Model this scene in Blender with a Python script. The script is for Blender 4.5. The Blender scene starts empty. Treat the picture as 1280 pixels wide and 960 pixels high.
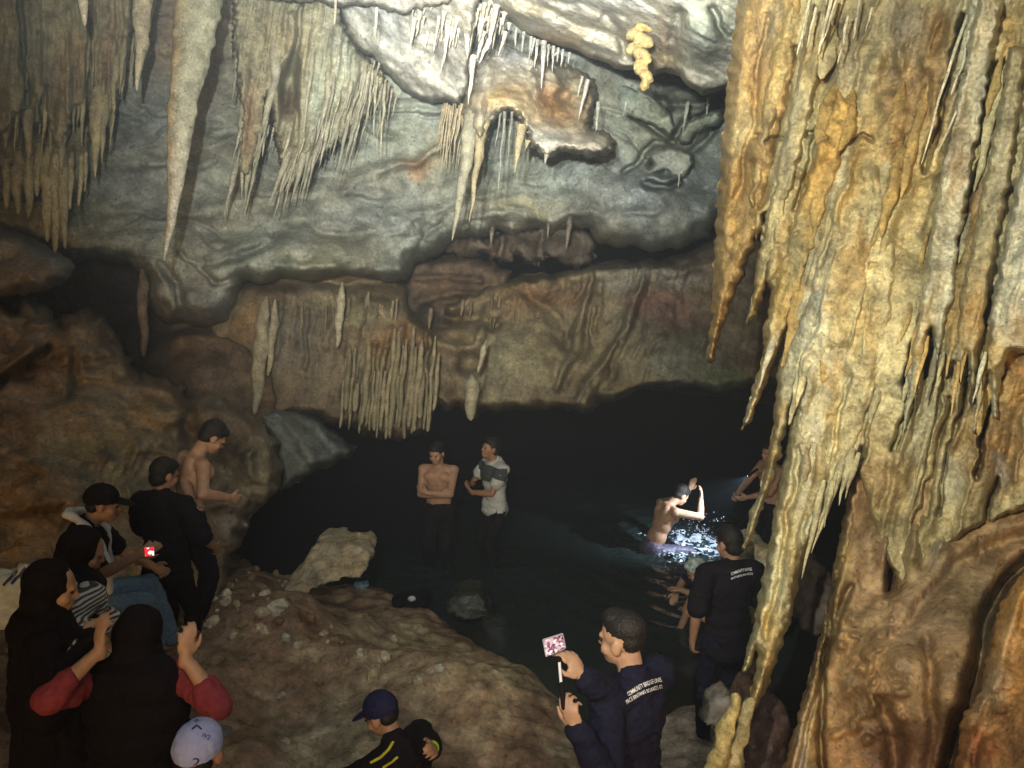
import bpy, bmesh, math, random
import numpy as np
from mathutils import Vector, Matrix
from mathutils.bvhtree import BVHTree

random.seed(7)
scene = bpy.context.scene
COL = scene.collection

# ------------------------------------------------------------------ camera
F = 950.0                      # focal length in photo pixels (1280 wide)
PITCH = math.radians(10.0)     # looking slightly down from a rock shelf
CAM = np.array([0.0, 0.0, 3.5])
FWD = np.array([0.0, math.cos(PITCH), -math.sin(PITCH)])
UP = np.array([0.0, math.sin(PITCH), math.cos(PITCH)])
RIGHT = np.array([1.0, 0.0, 0.0])
cam_data = bpy.data.cameras.new("camera")
cam = bpy.data.objects.new("camera", cam_data)
COL.objects.link(cam)
cam.location = CAM
cam.rotation_euler = (math.radians(90) - PITCH, 0, 0)
cam_data.sensor_width = 36.0
cam_data.lens = 36.0 * F / 1280.0
cam_data.clip_start = 0.05
cam_data.clip_end = 200
scene.camera = cam

# ------------------------------------------------------------------ world: faint sky fill through an opening added behind the camera
SUN_EL, SUN_ROT = math.radians(6), math.radians(180)
world = bpy.data.worlds.new("World")
scene.world = world
world.use_nodes = True
wn = world.node_tree.nodes
sky = wn.new("ShaderNodeTexSky")
sky.sky_type = 'NISHITA'
sky.sun_disc = False
sky.sun_elevation = SUN_EL
sky.sun_rotation = SUN_ROT
world.node_tree.links.new(sky.outputs[0], wn["Background"].inputs[0])
wn["Background"].inputs[1].default_value = 0.12

scene.view_settings.view_transform = 'Standard'
scene.view_settings.look = 'None'
scene.view_settings.exposure = 0.0
scene.view_settings.gamma = 1.0
scene.render.engine = 'CYCLES'
scene.cycles.use_denoising = True
scene.cycles.max_bounces = 4
scene.cycles.diffuse_bounces = 2
scene.cycles.glossy_bounces = 2
scene.cycles.caustics_reflective = False
scene.cycles.caustics_refractive = False


def at(px, py, d):
    """point d metres along the view axis at photo pixel (px, py); arrays work too"""
    px = np.asarray(px, float); py = np.asarray(py, float); d = np.asarray(d, float)
    u = (px - 640.0) / F
    v = (480.0 - py) / F
    ray = FWD + u[..., None] * RIGHT + v[..., None] * UP
    return CAM + d[..., None] * ray


def spot(name, loc, target, watts, color, angle, blend, radius):
    l = bpy.data.lights.new(name, 'SPOT')
    l.energy = watts; l.color = color; l.spot_size = math.radians(angle)
    l.spot_blend = blend; l.shadow_soft_size = radius
    o = bpy.data.objects.new(name, l)
    COL.objects.link(o)
    o.location = Vector(loc)
    o.rotation_euler = (Vector(target) - Vector(loc)).to_track_quat('-Z', 'Y').to_euler()
    return o


# torches held by the visitors standing beside and behind the photographer
spot("torch_ceiling", CAM + np.array([-0.38, 0.3, 0.62]), at(560, 40, 6.5), 2050, (1.0, 0.99, 0.87), 66, 1.0, 0.03)
spot("torch_slab", CAM + np.array([-0.15, 0.25, 0.5]), at(600, 10, 6.5), 2300, (1.0, 0.99, 0.90), 40, 1.0, 0.03)
spot("torch_wide", CAM + np.array([-0.55, 0.1, 0.55]), at(900, 330, 8.0), 720, (1.0, 0.97, 0.78), 94, 0.9, 0.03)
spot("torch_people", CAM + np.array([0.35, -0.4, 0.6]), at(640, 760, 6.0), 185, (1.0, 0.85, 0.71), 60, 0.9, 0.05)


# ------------------------------------------------------------------ noise
_rng = np.random.RandomState(11)
_perm = _rng.permutation(256)
_perm = np.concatenate([_perm, _perm, _perm])
_g = _rng.normal(size=(256, 3)); _g /= np.linalg.norm(_g, axis=1)[:, None]
_g = _g.astype(np.float32)


def pnoise(p):
    p = np.asarray(p, np.float32)
    i = np.floor(p).astype(np.int64)
    f = p - i
    i &= 255
    w = f * f * f * (f * (f * 6 - 15) + 10)
    res = 0
    for dx in (0, 1):
        wx = w[:, 0] if dx else 1 - w[:, 0]
        px = _perm[i[:, 0] + dx]
        for dy in (0, 1):
            wy = w[:, 1] if dy else 1 - w[:, 1]
            py = _perm[px + i[:, 1] + dy]
            for dz in (0, 1):
                wz = w[:, 2] if dz else 1 - w[:, 2]
                g = _g[_perm[py + i[:, 2] + dz]]
                d = g[:, 0] * (f[:, 0] - dx) + g[:, 1] * (f[:, 1] - dy) + g[:, 2] * (f[:, 2] - dz)
                res = res + wx * wy * wz * d
    return res * 1.6


def fbm(p, octv=4, gain=0.5, lac=2.03, kind='n'):
    p = np.asarray(p, np.float32); a = 1.0; s = 0; t = 0
    for k in range(octv):
        n = pnoise(p + 17.3 * k)
        if kind == 'r':
            n = 1 - 2 * np.abs(n)
        elif kind == 'b':
            n = 2 * np.abs(n) - 0.4
        s = s + a * n; t += a
        a *= gain; p = p * lac
    return s / t


def lin(c):
    c = np.asarray(c, float) / 255.0
    return np.where(c <= 0.04045, c / 12.92, ((c + 0.055) / 1.055) ** 2.4)


# ------------------------------------------------------------------ meshes
def np_mesh(name, verts, faces, smooth=True, tint=None):
    """faces: int array (n, 3) or (n, 4)"""
    me = bpy.data.meshes.new(name)
    verts = np.asarray(verts, np.float32); faces = np.asarray(faces, np.int32)
    k = faces.shape[1]
    me.vertices.add(len(verts)); me.vertices.foreach_set("co", verts.ravel())
    me.loops.add(faces.size); me.loops.foreach_set("vertex_index", faces.ravel())
    me.polygons.add(len(faces))
    me.polygons.foreach_set("loop_start", np.arange(0, faces.size, k, dtype=np.int32))
    me.polygons.foreach_set("loop_total", np.full(len(faces), k, np.int32))
    me.polygons.foreach_set("use_smooth", np.full(len(faces), smooth, bool))
    me.update(calc_edges=True)
    if tint is not None:
        at_ = me.attributes.new("tint", 'FLOAT_COLOR', 'POINT')
        rgba = np.ones((len(verts), 4), np.float32); rgba[:, :3] = tint
        at_.data.foreach_set("color", rgba.ravel())
    return me


def link(name, me, mat=None, parent=None):
    o = bpy.data.objects.new(name, me)
    COL.objects.link(o)
    if mat is not None and me is not None:
        me.materials.clear(); me.materials.append(mat)
    if parent is not None:
        o.parent = parent
    return o


def tag(o, label=None, cat=None, group=None, kind=None):
    if label: o["label"] = label
    if cat: o["category"] = cat
    if group: o["group"] = group
    if kind: o["kind"] = kind
    return o


def empty(name, loc, label=None, cat=None, group=None):
    o = bpy.data.objects.new(name, None)
    COL.objects.link(o); o.location = Vector(loc); o.empty_display_size = 0.1
    bpy.context.view_layer.update()
    return tag(o, label, cat, group)


def keep(o, parent):
    """parent while keeping vertices in world coordinates"""
    o.parent = parent
    o.matrix_parent_inverse = Matrix.Translation(parent.location).inverted()
    return o


# ------------------------------------------------------------------ materials
def rock_material(name, grain=28.0, bump=0.35, rough=(0.45, 0.85), spec=0.35, speck=0.25, dist=0.02):
    m = bpy.data.materials.new(name); m.use_nodes = True
    nt = m.node_tree; N = nt.nodes; L = nt.links
    b = N["Principled BSDF"]
    att = N.new("ShaderNodeAttribute"); att.attribute_name = "tint"
    geo = N.new("ShaderNodeNewGeometry")
    n1 = N.new("ShaderNodeTexNoise"); n1.inputs["Scale"].default_value = grain; n1.inputs["Detail"].default_value = 8
    n1.inputs["Roughness"].default_value = 0.65
    n2 = N.new("ShaderNodeTexNoise"); n2.inputs["Scale"].default_value = grain * 0.22; n2.inputs["Detail"].default_value = 6
    n3 = N.new("ShaderNodeTexVoronoi"); n3.inputs["Scale"].default_value = grain * 1.6
    for n in (n1, n2, n3):
        L.new(geo.outputs["Position"], n.inputs["Vector"])
    r1 = N.new("ShaderNodeMapRange"); r1.inputs[1].default_value = 0.3; r1.inputs[2].default_value = 0.7
    r1.inputs[3].default_value = 1 - speck; r1.inputs[4].default_value = 1 + speck
    L.new(n1.outputs[0], r1.inputs[0])
    mul = N.new("ShaderNodeVectorMath"); mul.operation = 'SCALE'
    L.new(att.outputs["Color"], mul.inputs[0]); L.new(r1.outputs[0], mul.inputs["Scale"])
    r2 = N.new("ShaderNodeMapRange"); r2.inputs[1].default_value = 0.35; r2.inputs[2].default_value = 0.65
    r2.inputs[3].default_value = 1 - speck * 0.9; r2.inputs[4].default_value = 1 + speck * 0.9
    L.new(n2.outputs[0], r2.inputs[0])
    mul2 = N.new("ShaderNodeVectorMath"); mul2.operation = 'SCALE'
    L.new(mul.outputs[0], mul2.inputs[0]); L.new(r2.outputs[0], mul2.inputs["Scale"])
    # pale flecks painting wet glints into the colour, plus dark pits in the crust
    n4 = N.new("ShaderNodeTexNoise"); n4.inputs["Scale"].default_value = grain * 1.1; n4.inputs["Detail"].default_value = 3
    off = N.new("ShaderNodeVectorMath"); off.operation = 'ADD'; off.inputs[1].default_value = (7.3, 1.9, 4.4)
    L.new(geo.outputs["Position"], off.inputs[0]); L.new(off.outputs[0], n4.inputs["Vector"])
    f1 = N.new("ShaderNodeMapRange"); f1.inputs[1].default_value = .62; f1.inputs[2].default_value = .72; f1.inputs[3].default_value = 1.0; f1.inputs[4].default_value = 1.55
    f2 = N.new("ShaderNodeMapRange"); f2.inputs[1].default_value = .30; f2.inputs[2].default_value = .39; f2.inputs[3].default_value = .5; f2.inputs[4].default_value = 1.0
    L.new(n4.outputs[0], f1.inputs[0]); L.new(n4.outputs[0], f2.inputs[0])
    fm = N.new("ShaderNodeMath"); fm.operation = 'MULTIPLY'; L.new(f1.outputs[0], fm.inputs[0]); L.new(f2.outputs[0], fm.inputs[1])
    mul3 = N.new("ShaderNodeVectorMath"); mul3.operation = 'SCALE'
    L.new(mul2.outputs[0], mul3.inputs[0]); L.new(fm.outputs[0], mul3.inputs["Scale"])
    L.new(mul3.outputs[0], b.inputs["Base Color"])
    r3 = N.new("ShaderNodeMapRange"); r3.inputs[1].default_value = 0.4; r3.inputs[2].default_value = 0.62
    r3.inputs[3].default_value = rough[0]; r3.inputs[4].default_value = rough[1]
    L.new(n2.outputs[0], r3.inputs[0]); L.new(r3.outputs[0], b.inputs["Roughness"])
    b.inputs["Specular IOR Level"].default_value = spec
    add = N.new("ShaderNodeMath"); add.operation = 'MULTIPLY_ADD'
    add.inputs[1].default_value = 0.18
    L.new(n3.outputs["Distance"], add.inputs[0]); L.new(n1.outputs[0], add.inputs[2])
    bp = N.new("ShaderNodeBump"); bp.inputs["Strength"].default_value = bump; bp.inputs["Distance"].default_value = dist
    L.new(add.outputs[0], bp.inputs["Height"]); L.new(bp.outputs[0], b.inputs["Normal"])
    return m


def plain_material(name, rgb, rough=0.8, noise=0.2, scale=40.0, bump=0.0, spec=0.3, metallic=0.0, wave=None, sheen=0.0):
    m = bpy.data.materials.new(name); m.use_nodes = True
    nt = m.node_tree; N = nt.nodes; L = nt.links
    b = N["Principled BSDF"]
    tc = N.new("ShaderNodeTexCoord")
    n1 = N.new("ShaderNodeTexNoise"); n1.inputs["Scale"].default_value = scale; n1.inputs["Detail"].default_value = 5
    L.new(tc.outputs["Object"], n1.inputs["Vector"])
    cr = N.new("ShaderNodeValToRGB")
    c = np.array(rgb)
    cr.color_ramp.elements[0].position = 0.3; cr.color_ramp.elements[1].position = 0.7
    cr.color_ramp.elements[0].color = (*np.clip(c * (1 - noise), 0, 1), 1)
    cr.color_ramp.elements[1].color = (*np.clip(c * (1 + noise), 0, 1), 1)
    L.new(n1.outputs[0], cr.inputs[0])
    L.new(cr.outputs[0], b.inputs["Base Color"])
    b.inputs["Roughness"].default_value = rough
    b.inputs["Specular IOR Level"].default_value = spec
    b.inputs["Metallic"].default_value = metallic
    if sheen: b.inputs["Sheen Weight"].default_value = sheen
    if bump:
        bp = N.new("ShaderNodeBump"); bp.inputs["Strength"].default_value = bump; bp.inputs["Distance"].default_value = 0.01
        L.new(n1.outputs[0], bp.inputs["Height"]); L.new(bp.outputs[0], b.inputs["Normal"])
    return m


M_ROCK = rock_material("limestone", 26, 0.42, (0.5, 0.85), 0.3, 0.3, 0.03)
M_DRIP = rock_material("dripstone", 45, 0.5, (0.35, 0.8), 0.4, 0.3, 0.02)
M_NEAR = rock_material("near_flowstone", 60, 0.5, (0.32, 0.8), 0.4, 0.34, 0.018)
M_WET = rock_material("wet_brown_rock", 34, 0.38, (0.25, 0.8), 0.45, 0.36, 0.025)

# real-world albedo of the minerals
GREY = np.array([.265, .285, .25]); BLUE = np.array([.225, .258, .27]); PALE = np.array([.46, .45, .40])
GREEN = np.array([.26, .30, .245]); OLIVE = np.array([.34, .315, .20]); TAN = np.array([.40, .345, .215])
OCHRE = np.array([.42, .275, .09]); RUST = np.array([.30, .15, .05]); BROWN = np.array([.19, .125, .075])
DARK = np.array([.06, .05, .045]); WHITE = np.array([.62, .61, .56]); PURPLE = np.array([.17, .125, .115])


# ------------------------------------------------------------------ relief rock bodies
def tps(points):
    """thin plate spline through (px, py, value) -> function"""
    P = np.array(points, float)
    X = P[:, :2] / 300.0; v = P[:, 2]
    n = len(P)

    def U(r2):
        return np.where(r2 > 1e-12, r2 * np.log(np.maximum(r2, 1e-12)), 0)
    K = U(((X[:, None] - X[None]) ** 2).sum(-1)) + 0.05 * np.eye(n)
    A = np.zeros((n + 3, n + 3)); A[:n, :n] = K
    A[:n, n] = 1; A[:n, n + 1:] = X; A[n, :n] = 1; A[n + 1:, :n] = X.T
    w = np.linalg.solve(A, np.concatenate([v, np.zeros(3)]))

    def f(px, py):
        x = np.stack([px, py], -1).reshape(-1, 2) / 300.0
        out = w[n] + x @ w[n + 1:]
        for k in range(n):
            out = out + w[k] * U(((x - X[k]) ** 2).sum(-1))
        return out.reshape(np.shape(px))
    return f


def seg_dist(px, py, a, b):
    ax, ay = a; bx, by = b
    dx, dy = bx - ax, by - ay
    L2 = dx * dx + dy * dy + 1e-9
    t = np.clip(((px - ax) * dx + (py - ay) * dy) / L2, 0, 1)
    return np.hypot(px - ax - t * dx, py - ay - t * dy), t


def poly_sdf(px, py, poly):
    """signed distance, positive inside"""
    d = np.full(px.shape, 1e9); inside = np.zeros(px.shape, bool)
    n = len(poly)
    for i in range(n):
        a, b = poly[i], poly[(i + 1) % n]
        d = np.minimum(d, seg_dist(px, py, a, b)[0])
        if a[1] != b[1]:
            c = ((a[1] > py) != (b[1] > py)) & (px < (b[0] - a[0]) * (py - a[1]) / (b[1] - a[1]) + a[0])
            inside ^= c
    return np.where(inside, d, -d)


def features(px, py, feats, warp=None):
    """height field (metres towards the viewer) out of ridges, cracks and bumps"""
    h = np.zeros(px.shape)
    wx, wy = (0, 0) if warp is None else warp
    X, Y = px + wx, py + wy
    for f in feats:
        if f[0] == 'ridge':
            pts, w, amp = f[1], f[2], f[3]
            xs = [p[0] for p in pts]; ys = [p[1] for p in pts]
            m = (X > min(xs) - 3 * w) & (X < max(xs) + 3 * w) & (Y > min(ys) - 3 * w) & (Y < max(ys) + 3 * w)
            if not m.any(): continue
            d = np.full(m.sum(), 1e9)
            for a, b in zip(pts[:-1], pts[1:]):
                d = np.minimum(d, seg_dist(X[m], Y[m], a, b)[0])
            h[m] += amp * np.exp(-(d / w) ** 2)
        elif f[0] == 'bump':
            cx, cy, rx, ry, amp = f[1:6]
            ang = f[6] if len(f) > 6 else 0
            c, s = math.cos(ang), math.sin(ang)
            u = ((X - cx) * c + (Y - cy) * s) / rx; v = (-(X - cx) * s + (Y - cy) * c) / ry
            r2 = u * u + v * v
            h += amp * np.exp(-r2 ** 1.5)
    return h


def patches(px, py, base, spots, warp):
    col = np.tile(np.asarray(base, float), px.shape + (1,)) if np.ndim(base) == 1 else base
    X, Y = px + warp[0], py + warp[1]
    for s in spots:
        cx, cy, rx, ry, c, k = s[:6]
        ang = s[6] if len(s) > 6 else 0
        ca, sa = math.cos(ang), math.sin(ang)
        u = ((X - cx) * ca + (Y - cy) * sa) / rx; v = (-(X - cx) * sa + (Y - cy) * ca) / ry
        w = (k * np.exp(-(u * u + v * v) ** 1.4))[..., None]
        col = col * (1 - w) + np.asarray(c) * w
    return col


def relief(name, poly, depth, mat, base, spots=(), feats=(), step=2.0, edge_r=14, thick=0.8,
           rough=((0.9, 0.10, 5, 'n'),), ribs=None, edge_noise=(3.0, 14.0), warp_amp=8.0, seed=0.0, var=0.25, terrace=None, grow=0.0):
    """a body of rock: outline, surface relief and a rounded rim that turns back into the rock behind"""
    xs = [p[0] for p in poly]; ys = [p[1] for p in poly]
    gx = np.arange(min(xs) - 2 * step, max(xs) + 3 * step, step)
    gy = np.arange(min(ys) - 2 * step, max(ys) + 3 * step, step)
    px, py = np.meshgrid(gx, gy)
    shp = px.shape
    flat = np.stack([px.ravel(), py.ravel(), np.full(px.size, seed)], -1)
    wx = fbm(flat / np.array([45, 45, 1]) + 3.1, 3).reshape(shp) * warp_amp
    wy = fbm(flat / np.array([45, 45, 1]) + 41.7, 3).reshape(shp) * warp_amp
    sdf = poly_sdf(px, py, poly)
    sdf = sdf + edge_noise[0] * fbm(flat / np.array([edge_noise[1]] * 2 + [1.0]) + 9.9, 2, 0.45).reshape(shp) * 1.6
    sdf = sdf + grow
    gyv, gxv = np.gradient(sdf, step)
    gl = np.hypot(gxv, gyv) + 1e-6
    out = sdf < 0
    mv = np.clip(-sdf, 0, 1.5 * step)
    px2 = np.where(out, px + gxv / gl * mv, px); py2 = np.where(out, py + gyv / gl * mv, py)
    s = np.clip(sdf, 0, None)
    d0 = depth(px2, py2)
    pos0 = at(px2, py2, d0).reshape(-1, 3)
    h = features(px2, py2, feats, (wx, wy))
    for sc, amp, octv, kind in rough:
        h = h + amp * fbm(pos0 / sc + seed, octv, 0.52, 2.07, kind).reshape(shp)
    if terrace is not None:
        for per, amp, tilt, nz in terrace:
            q = np.stack([px2.ravel() / 110, py2.ravel() / 70, np.full(px.size, seed + per)], -1)
            u = (py2 + tilt * px2 + nz * fbm(q, 4, .55).reshape(shp)) / per
            f_ = u - np.floor(u)
            prof = np.where(f_ < .86, f_ / .86, (1 - f_) / .14)
            msk = np.clip(.35 + 2.2 * fbm(q * np.array([1.3, 1.6, 1]) + 55, 3).reshape(shp), 0, 1)
            h = h + amp * prof * msk
    ribv = None
    if ribs is not None:
        ribv = np.zeros(shp)
        for lean, period, amp, ylen, kind in ribs:
            sx = (px2 + lean * py2 + wx * 0.6) / period
            q = np.stack([sx.ravel(), (py2 / ylen).ravel(), np.full(px.size, seed + period)], -1)
            r = fbm(q, 3, 0.5, 2.1, kind).reshape(shp)
            h = h + amp * r
            ribv = ribv + r * amp
    e = np.clip(s / edge_r, 0, 1)
    roll = thick * (1 - np.sqrt(np.clip(1 - (1 - e) ** 2, 0, 1)))
    d = d0 - h + roll
    P = at(px2, py2, d)
    idx = np.arange(px.size).reshape(shp)
    a, b, c, dd = idx[:-1, :-1], idx[:-1, 1:], idx[1:, 1:], idx[1:, :-1]
    ok = (sdf[:-1, :-1] > -1.4 * step) & (sdf[:-1, 1:] > -1.4 * step) & (sdf[1:, 1:] > -1.4 * step) & (sdf[1:, :-1] > -1.4 * step)
    faces = np.stack([a[ok], dd[ok], c[ok], b[ok]], -1)
    used = np.unique(faces)
    remap = np.full(px.size, -1); remap[used] = np.arange(len(used))
    col = patches(px2, py2, base, spots, (wx * 2.2, wy * 2.2))
    # mineral mottling in place on the stone
    n1 = fbm(pos0 / 0.55 + 5.5 + seed, 4).reshape(shp)[..., None]
    n2 = fbm(pos0 / 0.16 + 1.5 + seed, 3).reshape(shp)[..., None]
    col = col * np.clip(1 + var * 1.3 * n1 + var * n2, 0.3, 1.8)
    tintshift = fbm(pos0 / 0.8 + 77 + seed, 3).reshape(shp)[..., None] * var * 0.6
    col = col * (1 + tintshift * np.array([0.6, 0.0, -0.9]))
    me = np_mesh(name, P.reshape(-1, 3)[used], remap[faces], True, np.clip(col.reshape(-1, 3)[used], 0.01, 0.85))
    o = link(name, me, mat)
    return o


def stalactite(name, base, tip, d, width, colr, mat=M_DRIP, parent=None, d_tip=None, rough=0.18, crook=0.03, flat=1.0,
               power=0.8, flare=0.0, spindle=0.0, spin0=.45, segs=14, rings=None, seed=None, tipcol=None, bend=0.0, side=None, tipr=0.03, scale=None):
    """one hanging (or standing) dripstone from base pixel to tip pixel at depth d"""
    seed = random.random() * 90 if seed is None else seed
    dt = d if d_tip is None else d_tip
    L_px = math.hypot(tip[0] - base[0], tip[1] - base[1])
    rings = rings or int(min(90, max(14, L_px / 3.0)))
    t = np.linspace(0, 1, rings)
    cx = base[0] + (tip[0] - base[0]) * t; cy = base[1] + (tip[1] - base[1]) * t
    nx, ny = -(tip[1] - base[1]) / (L_px + 1e-6), (tip[0] - base[0]) / (L_px + 1e-6)
    off = bend * 4 * t * (1 - t)
    wob = crook * L_px * pnoise(np.stack([t * 3.1 + seed, np.full(rings, seed), np.zeros(rings)], -1)) * np.minimum(1, 3 * t)
    cx = cx + nx * (off + wob); cy = cy + ny * (off + wob)
    dd = d + (dt - d) * t + (0.0 if not spindle else 1.0) * (width / F * d) * .45 * np.clip(1 - t / max(spindle, 1e-3), 0, 1)
    C = at(cx, cy, dd)
    r = (np.clip(1 - t, 0, 1) ** power) * (1 - tipr) + tipr
    r[-1] *= 0.35
    if spindle:      # grows out of the rock it hangs from: narrow and sunk at the top
        r = r * np.clip(spin0 + (1 - spin0) * np.sin(np.clip(t / spindle, 0, 1) * math.pi / 2), 0, 1)
    r = r * (1 + flare * np.exp(-(t / 0.08) ** 1.2))
    r = r * (1 + rough * fbm(np.stack([t * L_px / 16 + seed, np.full(rings, 2.2), np.full(rings, seed)], -1), 3))
    R = r * width * 0.5 / F * dd
    ang = np.linspace(0, 2 * math.pi, segs, endpoint=False)
    dirx = RIGHT; 
    axis = (C[-1] - C[0]); axis /= np.linalg.norm(axis)
    fx = RIGHT - axis * (RIGHT @ axis); fx /= np.linalg.norm(fx)
    fy = np.cross(axis, fx)
    V = C[:, None, :] + R[:, None, None] * (np.cos(ang)[None, :, None] * fx + flat * np.sin(ang)[None, :, None] * fy)
    Vf = V.reshape(-1, 3)
    rr = np.repeat(R, segs)
    sc = max(0.02, float(R.max()) * 0.9) if scale is None else scale
    nrm = np.repeat((np.cos(ang)[None, :, None] * fx + np.sin(ang)[None, :, None] * fy), rings, 0).reshape(-1, 3)
    q = Vf / sc; q = q * np.array([1, 1, 0.45])
    Vf = Vf + nrm * (rr * rough * 1.5 * fbm(q + seed, 3, 0.55))[:, None]
    i = np.arange(rings - 1)[:, None] * segs; j = np.arange(segs)[None]; j2 = (j + 1) % segs
    faces = np.stack([i + j, i + j2, i + segs + j2, i + segs + j], -1).reshape(-1, 4)
    colr = np.asarray(colr, float)
    tc = np.repeat(t, segs)[:, None]
    tipc = colr * np.array([1.1, 1.12, 1.15]) if tipcol is None else np.asarray(tipcol)
    col = colr * (1 - tc ** 2) + tipc * tc ** 2
    if side is not None:      # a second mineral colour down one flank
        k = np.clip(-(nrm @ RIGHT) * 1.1 + .9 * fbm(Vf / .16 + seed, 3), 0, 1)[:, None] * side[1]
        col = col * (1 - k) + np.asarray(side[0]) * k
    col = col * (1 + 0.28 * fbm(Vf / 0.12 + seed, 3)[:, None] + 0.16 * fbm(Vf / np.array([.03, .03, .4]) + seed, 2)[:, None])
    me = np_mesh(name, Vf, faces, True, np.clip(col, 0.01, 0.8))
    o = link(name, me, mat)
    if parent is not None:
        keep(o, parent)
    return o

# ================================================================== THE CAVE
# ---- outer shell of the chamber, left open behind the camera to let in sky fill
def make_shell():
    nu, nv = 120, 70
    u = np.linspace(math.radians(-155), math.radians(155), nu)      # azimuth round the chamber, 0 = away from camera
    v = np.linspace(-0.25, 1.0, nv)
    U, V = np.meshgrid(u, v)
    el = V * math.pi / 2
    X = 11.0 * np.sin(U) * np.cos(el); Y = 6.0 + 13.5 * np.cos(U) * np.cos(el); Z = 8.6 * np.sin(el) + 0.2
    Y = np.maximum(Y, -4.5)
    P = np.stack([X, Y, Z], -1)
    n = fbm(P.reshape(-1, 3) / 2.5, 4).reshape(nv, nu)
    dirv = P - np.array([0, 6, 1.5]); dirv /= np.linalg.norm(dirv, axis=-1, keepdims=True)
    P = P - dirv * (n[..., None] * 0.8)
    idx = np.arange(nu * nv).reshape(nv, nu)
    f = np.stack([idx[:-1, :-1], idx[:-1, 1:], idx[1:, 1:], idx[1:, :-1]], -1).reshape(-1, 4)
    col = BROWN * 0.5 * (1 + 0.3 * fbm(P.reshape(-1, 3) / 1.2, 3)[:, None])
    o = link("cave", np_mesh("cave", P.reshape(-1, 3), f, True, np.clip(col, 0.01, 1)), M_ROCK)
    tag(o, kind="structure")


make_shell()

LEAN = 0.25
# ---- upper grey wall / sloping ceiling
upper_poly = [(-300, -260), (1120, -260), (1120, 230), (960, 240), (905, 268), (885, 292), (858, 306), (830, 316), (800, 309),
              (772, 309), (748, 306), (738, 286), (712, 282), (688, 296), (672, 288), (655, 292), (640, 300), (622, 290), (598, 300), (575, 296), (560, 312),
              (540, 322), (520, 330), (508, 352), (480, 352), (440, 343), (400, 352), (350, 350), (325, 356), (305, 352), (296, 380),
              (288, 402), (262, 408), (232, 404), (205, 408), (190, 380), (180, 350), (160, 330), (120, 322), (92, 330), (60, 320),
              (0, 300), (-300, 300)]
rq0 = random.Random(12)
cracks = []
for i in range(26):
    x, y = rq0.uniform(100, 880), rq0.uniform(130, 330); pts = [(x, y)]; a = rq0.uniform(-.5, .35)
    for k in range(rq0.randint(3, 7)):
        a += rq0.uniform(-.5, .5); x += 14 * math.cos(a); y += 14 * math.sin(a); pts.append((x, y))
    cracks.append(('ridge', pts, rq0.uniform(1.6, 2.4), -rq0.uniform(.03, .08)))
upper_depth = tps([(-300, -250, 6.6), (-300, 280, 7.2), (0, 0, 7.3), (0, 290, 7.7), (250, 0, 7.7), (250, 150, 8.1), (230, 250, 8.0), (250, 330, 7.7),
                   (230, 400, 7.8), (450, 0, 7.6), (400, 200, 8.5), (430, 340, 8.0), (560, 250, 8.9), (650, 0, 7.2), (650, 220, 9.0), (700, 270, 8.9),
                   (760, 250, 8.5), (830, 300, 8.5), (850, 90, 8.9), (830, 140, 8.8), (900, 280, 8.8), (1100, 200, 9.0), (1100, -200, 7.0), (600, -250, 6.0)])
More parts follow.
